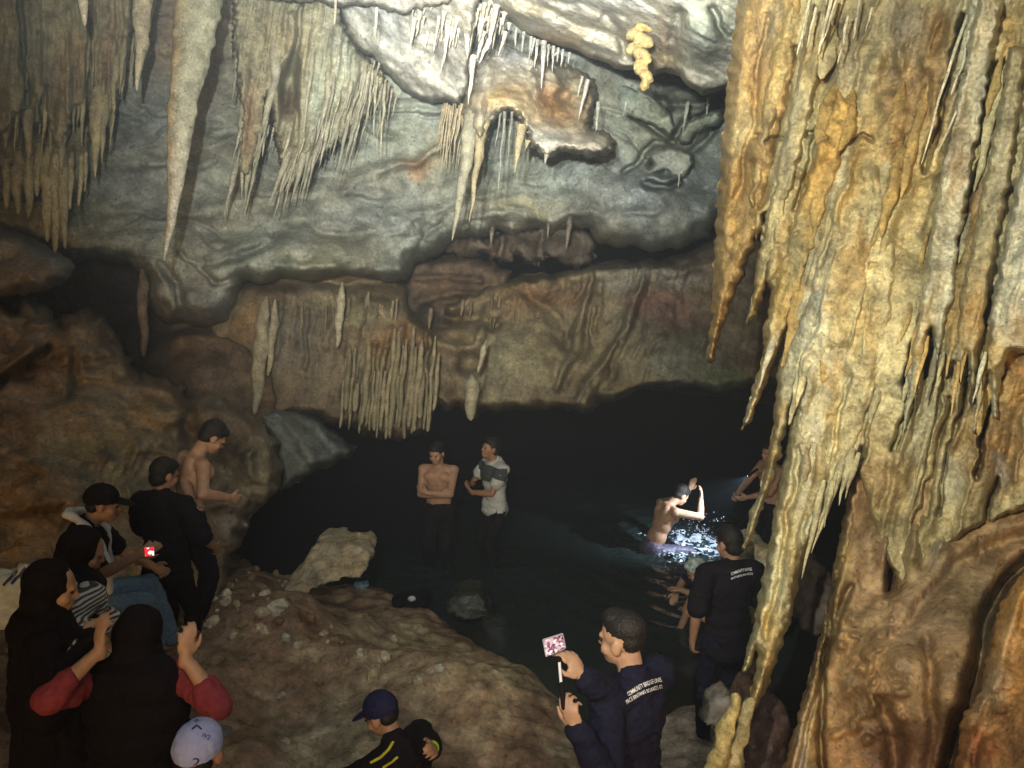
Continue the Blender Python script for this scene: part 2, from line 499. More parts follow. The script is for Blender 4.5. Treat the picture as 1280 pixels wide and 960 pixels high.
o = relief("rock_wall", upper_poly, upper_depth, M_ROCK, GREY,
           spots=[(130, 200, 60, 60, BLUE, .5), (160, 250, 90, 45, BLUE * .95, .8), (170, 165, 60, 30, BLUE * .8, .6), (300, 300, 80, 30, BLUE, .6),
                  (480, 150, 60, 60, GREEN * 1.1, .6), (520, 215, 26, 16, RUST * 1.1, .75), (548, 190, 14, 30, TAN * .9, .8), (660, 262, 50, 10, OLIVE, .6),
                  (560, 330, 60, 30, GREEN * .55, .8), (380, 330, 80, 14, GREEN * 1.15, .7), (330, 300, 50, 20, GREEN * .7, .6),
                  (840, 260, 70, 60, BLUE * 1.1, .8), (760, 250, 50, 40, BLUE, .6), (860, 120, 60, 50, GREEN * .9, .5), (815, 170, 60, 40, GREEN, .6),
                  (230, 370, 60, 40, np.array([.24, .235, .22]), .8), (230, 50, 60, 80, BROWN, .75), (60, 260, 60, 60, OLIVE * .8, .6),
                  (620, 200, 80, 60, GREEN * 1.05, .6), (690, 300, 50, 20, BROWN, .7), (430, 260, 80, 40, BLUE * .9, .5), (350, 60, 80, 80, OLIVE * .8, .5)],
           feats=cracks + [('ridge', [(160, 135), (200, 160), (240, 150)], 20, .10), ('ridge', [(130, 185), (200, 195), (300, 180)], 9, -.12),
                  ('ridge', [(0, 180), (60, 200), (150, 190), (230, 200)], 16, .15),
                  ('ridge', [(260, 262), (330, 245), (420, 235), (470, 215)], 14, .14), ('ridge', [(100, 285), (190, 280), (300, 285), (380, 270), (460, 285)], 12, -.10),
                  ('ridge', [(340, 290), (380, 275), (400, 292), (450, 296)], 10, -.18), ('ridge', [(340, 338), (400, 336), (450, 332), (500, 340)], 8, .20),
                  ('ridge', [(230, 318), (262, 326), (300, 320), (330, 305)], 5, -.16), ('ridge', [(250, 330), (270, 352), (300, 345)], 5, -.16),
                  ('ridge', [(200, 330), (222, 352), (226, 400)], 6, -.18), ('bump', 200, 350, 18, 24, .15), ('bump', 245, 375, 30, 26, .22), ('bump', 285, 335, 26, 20, .2), ('bump', 190, 385, 12, 26, .15),
                  ('ridge', [(480, 212), (520, 206), (545, 190), (560, 170)], 7, .16), ('ridge', [(440, 142), (480, 136), (555, 138)], 4, .10), ('ridge', [(440, 146), (480, 140), (555, 143)], 3, -.09),
                  ('ridge', [(505, 282), (530, 268), (560, 262), (575, 240)], 8, .14), ('ridge', [(520, 320), (535, 295), (560, 280), (630, 282), (690, 285)], 5, -.12),
                  ('ridge', [(500, 270), (560, 282), (640, 268), (700, 275), (735, 262)], 6, .10), ('ridge', [(625, 252), (700, 248), (760, 262), (850, 250), (890, 236)], 8, -.07),
                  ('bump', 810, 262, 90, 46, .35), ('bump', 700, 225, 60, 30, .12), ('bump', 640, 240, 60, 30, .1),
                  # fissures under the ceiling on the right
                  ('ridge', [(790, 143), (812, 156), (835, 172), (842, 177)], 4.5, -.45), ('ridge', [(842, 177), (852, 162), (861, 150), (884, 143)], 4.5, -.45),
                  ('ridge', [(775, 216), (790, 204), (805, 189), (822, 181), (838, 178)], 4, -.4), ('ridge', [(862, 190), (880, 178), (895, 160)], 4, -.35),
                  ('bump', 838, 200, 24, 13, .38), ('bump', 816, 205, 11, 6, -.6), ('ridge', [(808, 230), (822, 233), (836, 231), (848, 227)], 4, -.5), ('ridge', [(812, 222), (835, 222), (850, 216)], 5, .2),
                  ('ridge', [(800, 118), (820, 130), (850, 128), (895, 122)], 6, .22), ('bump', 852, 75, 60, 25, -.5), ('bump', 880, 100, 30, 20, -.4),
                  ('ridge', [(870, 168), (888, 152), (900, 140)], 4, .25), ('ridge', [(868, 150), (892, 138)], 3, -.3),
                  ('bump', 690, 300, 22, 14, .25), ('bump', 655, 305, 12, 12, .2), ('bump', 715, 305, 26, 16, .3), ('bump', 740, 318, 12, 20, -.3)],
           step=2.2, edge_r=24, thick=1.5, rough=((1.3, .22, 4, 'n'), (.5, .06, 3, 'n'), (.15, .012, 2, 'n')), edge_noise=(5, 30), warp_amp=14, seed=1.0, var=.36, terrace=((64, .12, -.10, 60),))
tag(o, kind="structure")

wall_o = o
for i, (pl, dd, cc) in enumerate([([(806, 196), (820, 186), (836, 183), (852, 186), (866, 192), (868, 204), (862, 216), (850, 224), (838, 222), (832, 214), (822, 216), (812, 222), (806, 214), (816, 206), (812, 200)], 8.25, GREY * 1.15),
                                  ([(846, 176), (852, 160), (864, 148), (882, 142), (900, 138), (905, 150), (895, 158), (884, 160), (872, 168), (862, 180), (850, 182)], 8.3, GREEN),
                                  ([(770, 100), (800, 112), (822, 124), (840, 140), (846, 160), (838, 172), (822, 160), (800, 150), (786, 146), (776, 150), (770, 130)], 8.45, GREEN * 1.05)]):
    k_ = relief("rock_leaf", pl, tps([(pl[0][0], pl[0][1], dd + .1), (pl[5][0], pl[5][1], dd), (pl[8][0], pl[8][1], dd + .05), (840, 170, dd)]), M_ROCK, cc, step=1.5, edge_r=6, thick=.45, rough=((.3, .05, 3, 'n'), (.1, .015, 3, 'n')), edge_noise=(2, 9), seed=30.0 + i, var=.3)
    k_.parent = wall_o

# ---- lower brown wall with its lip over the water
lower_poly = [(250, 330), (300, 320), (480, 325), (506, 345), (512, 372), (520, 396), (540, 412), (558, 408), (553, 394), (557, 380), (578, 370), (606, 354), (640, 347), (690, 341), (715, 336), (750, 328), (790, 325), (830, 324), (860, 314), (885, 300), (900, 290), (1120, 270), (1120, 470), (1000, 478), (940, 482), (905, 491), (880, 489), (850, 486), (825, 485), (800, 489),
              (778, 499), (750, 504), (741, 514), (715, 514), (690, 511), (650, 514), (606, 513), (598, 523), (590, 525), (583, 514), (572, 506), (566, 514), (556, 516), (548, 508), (540, 518),
              (534, 536), (524, 545), (512, 547), (500, 552), (490, 546), (478, 552), (468, 545), (455, 543), (440, 536), (420, 532), (400, 525), (380, 520), (330, 524), (300, 500), (260, 470)]
lower_depth = tps([(280, 340, 8.7), (300, 480, 8.7), (400, 350, 8.9), (420, 500, 8.8), (480, 400, 8.8), (490, 540, 8.5), (600, 360, 9.8), (600, 500, 9.2), (700, 345, 9.7),
                   (700, 430, 9.5), (710, 510, 9.1), (800, 340, 9.6), (850, 400, 9.6), (850, 480, 9.2), (1000, 340, 9.8), (1000, 470, 9.4), (550, 300, 10.3), (800, 290, 10.3), (400, 310, 9.4)])
fl = []
for i in range(26):
    x_ = random.uniform(600, 900); y_ = random.uniform(345, 470); fl.append(('ridge', [(x_, y_), (x_ - random.uniform(4, 22), y_ + random.uniform(14, 50))], random.uniform(1.8, 4), random.choice([-.07, -.05, .05, .08])))
for i, x in enumerate([428, 440, 452, 463, 474, 486, 496, 507, 518, 528]):
    y0 = 425 + random.uniform(-20, 25); y1 = 548 - (x - 440) * .12 - random.uniform(0, 10)
    fl.append(('ridge', [(x + 10, y0), (x + 3, (y0 + y1) / 2), (x, y1)], 3.6 + random.uniform(-.6, .9), .085 + random.uniform(0, .05)))
    fl.append(('ridge', [(x + 16, y0), (x + 9, (y0 + y1) / 2), (x + 6, y1)], 2.0, -.06))
for i in range(12):
    x = 345 + i * 15 + random.uniform(-6, 6); y0 = random.uniform(365, 420); y1 = y0 + random.uniform(40, 90)
    fl.append(('ridge', [(x + 6, y0), (x, y1)], random.uniform(2.5, 5), random.uniform(.03, .09)))
for i in range(34):
    x = 600 + i * 9.5 + random.uniform(-4, 4); y0 = random.uniform(332, 346); y1 = y0 + random.uniform(12, 40)
    fl.append(('ridge', [(x + 4, y0), (x, y1)], random.uniform(2.0, 4), random.uniform(.03, .08)))
o = relief("overhanging_wall", lower_poly, lower_depth, M_ROCK, np.array([.19, .155, .105]),
           spots=[(480, 470, 60, 50, OLIVE * .7, .8), (500, 420, 45, 30, np.array([.22, .125, .05]), .8), (440, 380, 60, 40, OLIVE * .62, .8), (310, 430, 30, 70, np.array([.24, .16, .08]), .8),
                  (375, 440, 50, 70, np.array([.15, .135, .11]), .8), (660, 450, 60, 60, OLIVE * .68, .8), (620, 480, 30, 50, OLIVE * .85, .6), (800, 345, 90, 16, PALE * .72, .85), (700, 345, 60, 12, TAN * .7, .7),
                  (690, 370, 60, 20, RUST * .7, .45), (820, 385, 60, 25, np.array([.21, .125, .1]), .8), (850, 450, 60, 40, GREEN * .7, .75), (905, 470, 30, 14, np.array([.18, .24, .12]), .7), (760, 430, 40, 70, OLIVE * .75, .6),
                  (560, 400, 30, 20, TAN * .75, .6), (590, 420, 24, 22, TAN * .8, .7), (600, 360, 60, 20, TAN * .6, .6), (330, 350, 40, 14, RUST * .6, .6)],
           feats=fl + [('bump', 560, 402, 20, 10, -.7),
                       ('bump', 497, 415, 46, 22, .22), ('ridge', [(430, 400), (470, 385), (520, 395)], 14, .14), ('ridge', [(540, 430), (570, 440), (595, 430), (610, 400), (630, 380)], 10, .22), ('bump', 590, 455, 16, 14, -.35),
                       ('ridge', [(560, 378), (600, 366), (650, 372)], 9, .20), ('ridge', [(598, 420), (604, 400), (612, 380)], 5, .12), ('ridge', [(560, 392), (600, 398), (620, 404)], 7, -.3),
                       ('ridge', [(620, 372), (660, 368), (690, 392), (712, 430)], 9, -.18), ('ridge', [(740, 352), (730, 395), (718, 430), (696, 482)], 5, .17), ('ridge', [(752, 355), (740, 400), (728, 440), (706, 480)], 5, -.12),
                       ('ridge', [(802, 350), (782, 410), (757, 445), (735, 475), (712, 515)], 6, .22), ('ridge', [(770, 428), (748, 470), (724, 516)], 5, .17), ('ridge', [(815, 360), (795, 415), (770, 455), (742, 500)], 6, -.1),
                       ('bump', 650, 460, 55, 50, .22), ('bump', 840, 440, 60, 50, .2), ('ridge', [(600, 470), (594, 500), (590, 522)], 8, .15), ('ridge', [(630, 470), (622, 500)], 4, -.06),
                       ('ridge', [(720, 344), (780, 336), (840, 338), (895, 328)], 9, .2), ('bump', 410, 420, 40, 60, -.15), ('ridge', [(300, 345), (330, 352), (420, 350), (500, 355)], 9, -.35)],
           step=2.0, edge_r=12, thick=1.6, rough=((1.1, .16, 4, 'n'), (.4, .06, 4, 'n'), (.13, .022, 3, 'n')),
           ribs=[(.22, 26, .045, 200, 'n'), (.22, 9, .020, 90, 'n')], edge_noise=(4, 20), warp_amp=10, seed=2.0, var=.42)
tag(o, kind="structure")

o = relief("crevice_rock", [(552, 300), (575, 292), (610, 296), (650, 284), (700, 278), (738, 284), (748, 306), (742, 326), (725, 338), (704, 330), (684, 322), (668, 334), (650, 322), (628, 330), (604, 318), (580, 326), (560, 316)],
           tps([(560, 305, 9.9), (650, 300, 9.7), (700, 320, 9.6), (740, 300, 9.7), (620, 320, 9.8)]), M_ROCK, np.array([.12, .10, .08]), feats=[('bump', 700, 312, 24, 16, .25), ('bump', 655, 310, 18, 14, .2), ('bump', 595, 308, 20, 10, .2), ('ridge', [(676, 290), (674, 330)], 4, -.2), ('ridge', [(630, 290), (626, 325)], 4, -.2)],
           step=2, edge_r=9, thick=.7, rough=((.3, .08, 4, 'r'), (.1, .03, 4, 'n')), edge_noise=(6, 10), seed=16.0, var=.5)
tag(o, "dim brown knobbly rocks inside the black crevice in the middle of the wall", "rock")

wall_l = o
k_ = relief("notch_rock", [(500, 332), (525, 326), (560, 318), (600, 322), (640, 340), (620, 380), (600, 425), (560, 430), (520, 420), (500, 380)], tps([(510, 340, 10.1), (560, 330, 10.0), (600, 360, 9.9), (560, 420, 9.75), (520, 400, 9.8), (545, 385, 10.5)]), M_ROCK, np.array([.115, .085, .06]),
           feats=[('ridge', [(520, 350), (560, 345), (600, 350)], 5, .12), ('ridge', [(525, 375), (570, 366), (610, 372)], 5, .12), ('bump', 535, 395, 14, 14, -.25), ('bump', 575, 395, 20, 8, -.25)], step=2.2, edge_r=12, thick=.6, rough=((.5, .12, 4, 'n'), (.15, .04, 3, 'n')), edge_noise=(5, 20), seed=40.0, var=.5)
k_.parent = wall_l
comb = empty("dripstone_comb", at(480, 460, 8.5), "pale comb of straight hanging pipes on the brown wall left of the pool men", "dripstone")
rq = random.Random(77)
for i in range(26):
    x = 424 + i * 4.7 + rq.uniform(-2, 2); y0 = rq.uniform(405, 470) + abs(i - 15) * 1.5; y1 = min(549, 552 - abs(i - 14) * 1.1) - rq.choice([0, 2, 6, 14, 30]) * rq.uniform(.5, 1)
    stalactite("pipe", (x + (y1 - y0) * .09, y0), (x, y1), 8.58 + rq.uniform(-.05, .08), rq.uniform(4.5, 10), np.array([.27, .24, .155]) * rq.uniform(.75, 1.12), parent=comb, power=.3, tipr=.3, rough=.25, spindle=.5, d_tip=8.42, segs=9)
for i in range(22):
    x = rq.uniform(345, 640); y0 = rq.uniform(358, 400); ln = rq.uniform(18, 52)
    stalactite("drip", (x + 3, y0), (x, y0 + ln), 8.78 if x < 520 else 9.5, rq.uniform(4, 9), np.array([.22, .185, .12]) * rq.uniform(.8, 1.1), parent=comb, spindle=.5, power=.7, segs=8)

# ---- dark alcove behind the mound on the left
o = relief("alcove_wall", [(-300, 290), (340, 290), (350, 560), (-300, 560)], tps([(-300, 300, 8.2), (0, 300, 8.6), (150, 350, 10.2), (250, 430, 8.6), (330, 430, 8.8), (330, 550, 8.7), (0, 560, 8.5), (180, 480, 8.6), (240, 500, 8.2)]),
           M_ROCK, BROWN * .8, spots=[(255, 460, 80, 60, np.array([.17, .14, .11]), .8), (150, 360, 50, 50, np.array([.07, .05, .05]), .9), (60, 370, 60, 30, RUST * .4, .8)],  # near-black spot paints the shade of the deep hollow into the rock
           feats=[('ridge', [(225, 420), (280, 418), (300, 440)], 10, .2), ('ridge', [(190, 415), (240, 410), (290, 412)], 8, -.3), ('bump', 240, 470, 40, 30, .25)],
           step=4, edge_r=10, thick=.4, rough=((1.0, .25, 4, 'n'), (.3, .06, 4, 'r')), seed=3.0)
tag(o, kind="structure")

# ---- brown mound on the left
mound_poly = [(-340, 330), (-50, 372), (0, 372), (20, 385), (40, 372), (55, 380), (70, 398), (92, 392), (112, 386), (130, 396), (142, 418), (152, 440), (175, 464), (200, 470), (218, 478), (232, 492),
              (262, 494), (292, 506), (312, 520), (330, 534), (345, 552), (354, 580), (352, 602), (338, 624), (310, 650), (290, 720), (270, 800), (-340, 900)]
o = relief("rock_mound", mound_poly, tps([(-340, 340, 6.0), (0, 400, 6.9), (100, 400, 7.4), (60, 480, 6.9), (100, 560, 6.6), (0, 600, 6.1), (200, 480, 7.6), (250, 520, 7.3), (250, 600, 7.0), (340, 580, 7.2), (330, 640, 6.9), (100, 660, 6.3), (200, 760, 6.3), (0, 800, 5.8), (-340, 800, 5.0)]),
           M_ROCK, np.array([.27, .225, .175]),
           spots=[(90, 440, 60, 30, np.array([.25, .21, .175]), .7), (100, 500, 80, 30, np.array([.215, .195, .17]), .7), (75, 420, 20, 40, RUST * .7, .6), (30, 600, 60, 40, RUST * .8, .45), (90, 640, 90, 24, RUST * .8, .5),
                  (120, 560, 60, 24, OLIVE * .85, .6), (140, 610, 34, 26, OLIVE * .95, .7), (60, 570, 22, 22, PALE * .6, .5), (320, 580, 40, 40, OLIVE * .7, .7), (270, 540, 60, 40, np.array([.17, .115, .07]), .7), (10, 450, 50, 40, np.array([.2, .12, .1]), .6),
                  (0, 520, 50, 60, PURPLE, .7), (190, 520, 40, 24, TAN * .62, .6), (160, 590, 14, 40, TAN * .8, .6)],
           feats=[('ridge', [(0, 470), (20, 450), (40, 425)], 8, .2), ('ridge', [(8, 480), (30, 462), (52, 430)], 6, -.2), ('bump', 95, 425, 50, 30, .25), ('ridge', [(95, 440), (93, 480), (88, 500)], 6, -.16), ('ridge', [(40, 450), (90, 446), (140, 455)], 6, -.1),
                  ('bump', 130, 540, 70, 40, .22), ('bump', 205, 515, 26, 18, .2), ('bump', 260, 515, 26, 18, .2), ('bump', 60, 600, 60, 40, .25), ('bump', 310, 560, 34, 34, .3), ('ridge', [(230, 500), (240, 540), (235, 570)], 9, -.22),
                  ('ridge', [(128, 580), (126, 615)], 4, .06), ('ridge', [(140, 585), (138, 620)], 4, .06), ('ridge', [(152, 580), (150, 622)], 4, .07), ('ridge', [(165, 570), (163, 620)], 5, .09), ('ridge', [(178, 560), (172, 600)], 4, .06),
                  ('ridge', [(316, 565), (312, 600)], 5, .1), ('ridge', [(0, 640), (60, 632), (130, 640)], 10, .12)],
           step=2.6, edge_r=18, thick=1.0, rough=((1.0, .20, 4, 'n'), (.42, .13, 4, 'n'), (.15, .055, 4, 'n'), (.05, .016, 3, 'n')), edge_noise=(8, 20), seed=4.0, var=.5, warp_amp=18, terrace=((60, .10, .12, 60),))
tag(o, kind="structure")

o = relief("grey_boulder", [(-340, 260), (0, 284), (24, 288), (44, 298), (62, 310), (82, 320), (93, 334), (82, 352), (60, 364), (20, 370), (-20, 374), (-340, 360)],
           tps([(-300, 300, 6.0), (0, 300, 6.9), (80, 330, 7.0), (0, 360, 6.7), (40, 345, 6.7)]), M_ROCK, np.array([.22, .21, .205]),
           spots=[(30, 352, 50, 16, np.array([.2, .16, .15]), .6)], feats=[('bump', 50, 340, 40, 22, .12), ('ridge', [(-20, 318), (30, 330), (60, 350)], 6, -.06)],
           step=2.6, edge_r=18, thick=.7, rough=((.7, .12, 4, 'n'), (.2, .03, 4, 'r')), seed=5.0)
tag(o, "grey rounded boulder jutting from the left wall under the dripping fringe", "boulder")

o = relief("pale_rock", [(318, 515), (335, 508), (356, 507), (380, 512), (402, 526), (425, 546), (446, 560), (440, 570), (415, 582), (390, 592), (368, 606), (350, 616), (346, 590), (340, 560), (325, 535)],
           tps([(330, 515, 8.5), (400, 530, 8.7), (430, 570, 8.6), (360, 570, 8.2), (360, 605, 8.1)]), M_ROCK, np.array([.20, .225, .22]),
           spots=[(400, 560, 30, 20, BLUE, .6)], feats=[('ridge', [(345, 515), (375, 545), (390, 575)], 8, .1), ('ridge', [(370, 520), (400, 545), (420, 570)], 5, -.06)],
           step=2.2, edge_r=14, thick=.8, rough=((.6, .10, 4, 'n'), (.15, .02, 4, 'n')), seed=6.0)
tag(o, "smooth pale grey rock sloping into the water beyond the mound", "rock")

# ---- the ceiling slabs
o = relief("ceiling", [(548, -300), (1200, -300), (1200, 120), (925, 120), (915, 108), (900, 113), (878, 118), (862, 112), (856, 104), (852, 94), (832, 93), (818, 95), (806, 86), (784, 88), (760, 80), (738, 74),
                                    (716, 64), (700, 57), (682, 53), (664, 43), (646, 32), (630, 24), (612, 8), (600, -6), (575, -60)],
           tps([(600, -10, 6.6), (632, 22, 6.7), (700, 55, 6.7), (740, 72, 6.7), (800, 84, 6.5), (690, 20, 6.0), (760, 30, 5.7), (850, 40, 5.4), (850, 92, 5.9), (890, 112, 5.8), (920, 40, 5.2), (700, -100, 5.0), (900, -100, 4.6), (1200, 0, 4.6), (600, -280, 4.6), (1000, -280, 4.0)]),
           M_ROCK, np.array([.49, .475, .41]),
           spots=[(650, 15, 50, 12, TAN * 1.1, .5), (690, 48, 40, 10, np.array([.45, .34, .2]), .7), (830, 60, 20, 40, BROWN * 1.3, .7), (825, 80, 30, 16, TAN * .75, .7), (890, 30, 40, 40, GREEN * 1.2, .7), (880, 80, 30, 30, np.array([.32, .33, .29]), .8), (740, 20, 60, 20, PALE * 1.1, .6)],
           feats=[('ridge', [(640, 4), (680, 26), (720, 48), (770, 66)], 7, .10), ('ridge', [(610, -20), (660, 2), (720, 30), (800, 60)], 6, -.10), ('ridge', [(760, 20), (772, 40), (780, 70)], 6, -.16), ('ridge', [(850, 20), (842, 50), (838, 90)], 7, -.16),
                  ('bump', 875, 45, 30, 34, .22), ('ridge', [(893, 10), (898, 30), (905, 45), (915, 48)], 4, -.2), ('ridge', [(690, 0), (740, 8), (780, 20)], 6, -.08), ('bump', 870, 104, 16, 10, .15), ('ridge', [(660, 44), (700, 58), (750, 76), (800, 84)], 5, .08)],
           step=2.0, edge_r=9, thick=1.3, rough=((.8, .12, 4, 'n'), (.3, .07, 4, 'n'), (.10, .02, 4, 'n')), ribs=[(-1.6, 22, .05, 500, 'n')], edge_noise=(4, 26), seed=7.0, var=.32, terrace=((30, .06, -.45, 30),))
tag(o, kind="structure")

o = relief("hanging_rock", [(360, -300), (420, -20), (420, 8), (424, 24), (430, 36), (438, 52), (450, 67), (462, 71), (474, 82), (482, 92), (500, 110), (516, 122), (538, 128), (558, 127), (577, 133), (586, 110), (592, 60), (600, 0), (600, -300)],
           tps([(420, 20, 7.2), (450, 60, 7.3), (540, 125, 7.3), (575, 130, 7.1), (500, 60, 6.9), (560, 60, 6.8), (560, 0, 6.3), (450, 0, 6.9), (480, -250, 5.0)]),
           M_ROCK, np.array([.47, .465, .42]), spots=[(560, 100, 30, 30, PALE, .6), (470, 60, 40, 30, np.array([.40, .42, .36]), .6)],
           feats=[('ridge', [(430, 30), (470, 55), (520, 90), (560, 118)], 7, .06), ('ridge', [(440, 15), (490, 50), (540, 70)], 6, -.05)],
           step=2.0, edge_r=9, thick=1.1, rough=((.6, .07, 4, 'n'), (.2, .05, 4, 'r'), (.07, .02, 4, 'n')), edge_noise=(3, 12), seed=8.0, var=.26)
tag(o, "bright white bulging rock hanging under the ceiling, left of the drip fringe", "hanging rock")

o = relief("ceiling_ledge", [(300, -300), (292, -8), (330, -2), (372, 3), (400, 2), (415, 8), (440, 6), (470, 10), (490, 16), (505, 20), (520, 13), (540, 10), (562, 6), (580, -10), (590, -300)],
           tps([(300, 0, 6.6), (450, 5, 6.4), (560, 0, 6.0), (450, -280, 4.6)]), M_ROCK, np.array([.52, .50, .44]), step=2.2, edge_r=6, thick=.9,
           rough=((.5, .07, 4, 'n'), (.12, .02, 4, 'n')), edge_noise=(3, 10), seed=9.0, var=.2)
tag(o, kind="structure")

# ---- the boss in the middle with its stalactites
boss_poly = [(585, 60), (612, 42), (640, 55), (662, 62), (680, 74), (702, 74), (722, 84), (744, 98), (748, 118), (742, 140), (738, 160), (752, 162), (764, 166), (770, 178), (765, 190), (752, 195), (738, 197), (718, 192), (704, 190), (692, 196),
             (684, 199), (676, 196), (670, 188), (662, 186), (658, 168), (652, 160), (646, 146), (638, 140), (630, 141), (622, 147), (612, 162), (608, 178), (600, 184), (592, 176), (584, 156), (578, 154), (576, 140), (580, 120)]
boss = empty("stalactite_cluster", at(640, 60, 7.0), "broad brown and white dripstone boss with long points in the middle of the ceiling", "dripstone")
o = relief("boss", boss_poly, tps([(590, 150, 7.0), (600, 70, 7.3), (640, 70, 7.5), (640, 120, 7.0), (700, 90, 7.6), (700, 150, 7.1), (760, 180, 7.0), (630, 135, 6.8), (680, 190, 6.9), (740, 120, 7.5)]),
           M_DRIP, np.array([.42, .39, .31]), spots=[(622, 122, 40, 16, OCHRE * 1.05, .7), (640, 60, 24, 24, np.array([.46, .48, .48]), .8), (700, 136, 45, 26, np.array([.27, .165, .07]), .9), (690, 120, 20, 20, RUST * 1.2, .6), (640, 138, 30, 16, TAN * 1.2, .7),
                                                     (740, 150, 20, 14, OLIVE * .5, .6), (720, 178, 60, 14, PALE * .85, .85), (725, 105, 20, 20, OLIVE, .6), (598, 100, 16, 40, PALE, .6), (590, 165, 16, 20, TAN, .6)],
           feats=[('bump', 625, 128, 40, 16, .14), ('bump', 720, 182, 50, 12, .2), ('bump', 748, 178, 18, 16, .14), ('ridge', [(612, 60), (606, 100), (592, 130)], 8, .12), ('ridge', [(600, 130), (596, 170)], 7, .14), ('ridge', [(645, 140), (650, 165)], 7, .12),
                  ('bump', 700, 135, 36, 24, -.12), ('ridge', [(662, 64), (668, 100), (672, 120)], 6, .1), ('ridge', [(690, 90), (700, 110)], 6, .1), ('bump', 705, 120, 8, 7, -.2), ('bump', 668, 88, 6, 6, -.2)],
           step=1.5, edge_r=10, thick=1.1, rough=((.35, .07, 4, 'r'), (.1, .03, 4, 'n')), ribs=[(.2, 10, .03, 120, 'n')], edge_noise=(3, 8), seed=10.0, var=.4)
keep(o, boss)
for b, t, w, c, dpt in [((592, 148), (565, 301), 27, np.array([.34, .33, .25]), 6.95), ((604, 150), (587, 278), 18, TAN * .95, 6.9), ((652, 158), (643, 216), 16, TAN, 6.9), ((631, 140), (622, 246), 5, PALE * .7, 7.1),
                        ((640, 140), (634, 210), 4, PALE * .7, 7.1), ((626, 140), (618, 190), 4, PALE * .7, 7.1), ((684, 190), (681, 206), 8, PALE, 6.9), ((660, 176), (656, 188), 7, TAN, 6.9), ((583, 150), (577, 190), 9, TAN * .9, 6.95)]:
    stalactite("stalactite", b, t, dpt, w * .85, c * .85, parent=boss, flare=.3, rough=.25)

# ---- fringed curtains on the left
fringe_l = empty("dripstone_curtain", at(80, 0, 6.7), "ribbed olive dripstone curtain with many points in the top left corner", "dripstone")
o = relief("curtain", [(-300, -300), (170, -300), (170, 0), (166, 60), (158, 100), (150, 122), (144, 140), (136, 158), (128, 172), (118, 176), (112, 150), (106, 132), (96, 140), (84, 180), (74, 210), (66, 190), (60, 168), (52, 160), (46, 170), (40, 158), (34, 142), (22, 150), (12, 165), (2, 172), (-30, 180), (-300, 200)],
           tps([(-300, 0, 5.6), (0, 0, 6.6), (0, 160, 6.9), (80, 0, 6.6), (80, 170, 6.9), (165, 0, 7.1), (160, 90, 7.2), (-300, 190, 6.0), (0, -280, 4.8), (160, -280, 5.0)]), M_DRIP, OLIVE * .78,
           spots=[(85, 90, 36, 40, np.array([.27, .19, .10]), .6), (30, 60, 40, 60, GREEN * .85, .5), (140, 60, 20, 60, BROWN * 1.2, .7), (95, 60, 14, 20, RUST * .7, .4), (20, 140, 30, 20, GREEN * .7, .5)],
           feats=[('ridge', [(28, 0), (30, 60), (32, 130)], 3, -.2), ('ridge', [(110, 20), (114, 80), (112, 140)], 3, -.16), ('bump', 80, 120, 30, 60, .14), ('bump', 14, 100, 18, 70, .12), ('bump', 138, 130, 16, 50, .12), ('ridge', [(54, 110), (56, 160)], 3, -.14)],
           step=2.0, edge_r=9, thick=.8, rough=((.3, .05, 4, 'r'), (.08, .015, 4, 'n')), ribs=[(.03, 26, .12, 260, 'r'), (.03, 9, .06, 200, 'r')], edge_noise=(4, 7), seed=11.0, var=.35)
keep(o, fringe_l)
for b, t, w in [((12, 120), (6, 188), 22), ((36, 110), (36, 216), 20), ((52, 120), (49, 168), 12), ((78, 90), (74, 220), 28), ((104, 100), (102, 184), 10), ((124, 110), (118, 222), 26), ((132, 120), (127, 206), 14), ((66, 130), (62, 200), 10), ((92, 110), (92, 165), 10), ((146, 70), (140, 148), 12), ((156, 50), (150, 118), 10), ((24, 120), (22, 178), 10)]:
    stalactite("stalactite", b, t, 6.85, w, OLIVE * random.uniform(.75, 1.0), parent=fringe_l, power=.9, spindle=.3)
fringe_b = empty("dripstone_fringe", at(60, 180, 7.0), "pale lower fringe of straight pipes below the corner curtain on the left", "dripstone")
o = relief("panel", [(-300, 150), (118, 150), (112, 200), (106, 226), (98, 232), (90, 246), (82, 270), (76, 286), (66, 280), (58, 262), (48, 232), (38, 250), (26, 252), (12, 246), (0, 250), (-300, 260)],
           tps([(-300, 160, 6.3), (0, 160, 7.15), (0, 250, 7.1), (110, 160, 7.3), (80, 270, 7.1), (-300, 250, 6.3)]), M_DRIP, OLIVE * .72, step=2.2, edge_r=9, thick=.5, rough=((.3, .05, 3, 'n'),), ribs=[(.03, 20, .10, 200, 'n'), (.03, 8, .04, 120, 'n')], edge_noise=(3, 9), seed=17.0, var=.4)
keep(o, fringe_b)
for b, t, w in [((24, 190), (22, 268), 18), ((38, 195), (36, 272), 16), ((50, 180), (46, 246), 14), ((62, 185), (60, 302), 22), ((72, 150), (69, 316), 18), ((80, 185), (79, 311), 16), ((10, 200), (8, 262), 14), ((90, 190), (88, 262), 9), ((102, 195), (99, 258), 8), ((-12, 190), (-14, 270), 18), ((-34, 190), (-36, 250), 16), ((108, 190), (106, 240), 6)]:
    stalactite("pipe", b, t, 6.95, w, OLIVE * random.uniform(.8, 1.1) + .02, parent=fringe_b, power=.55, rough=.3, tipr=.12, spindle=.35, crook=.03)

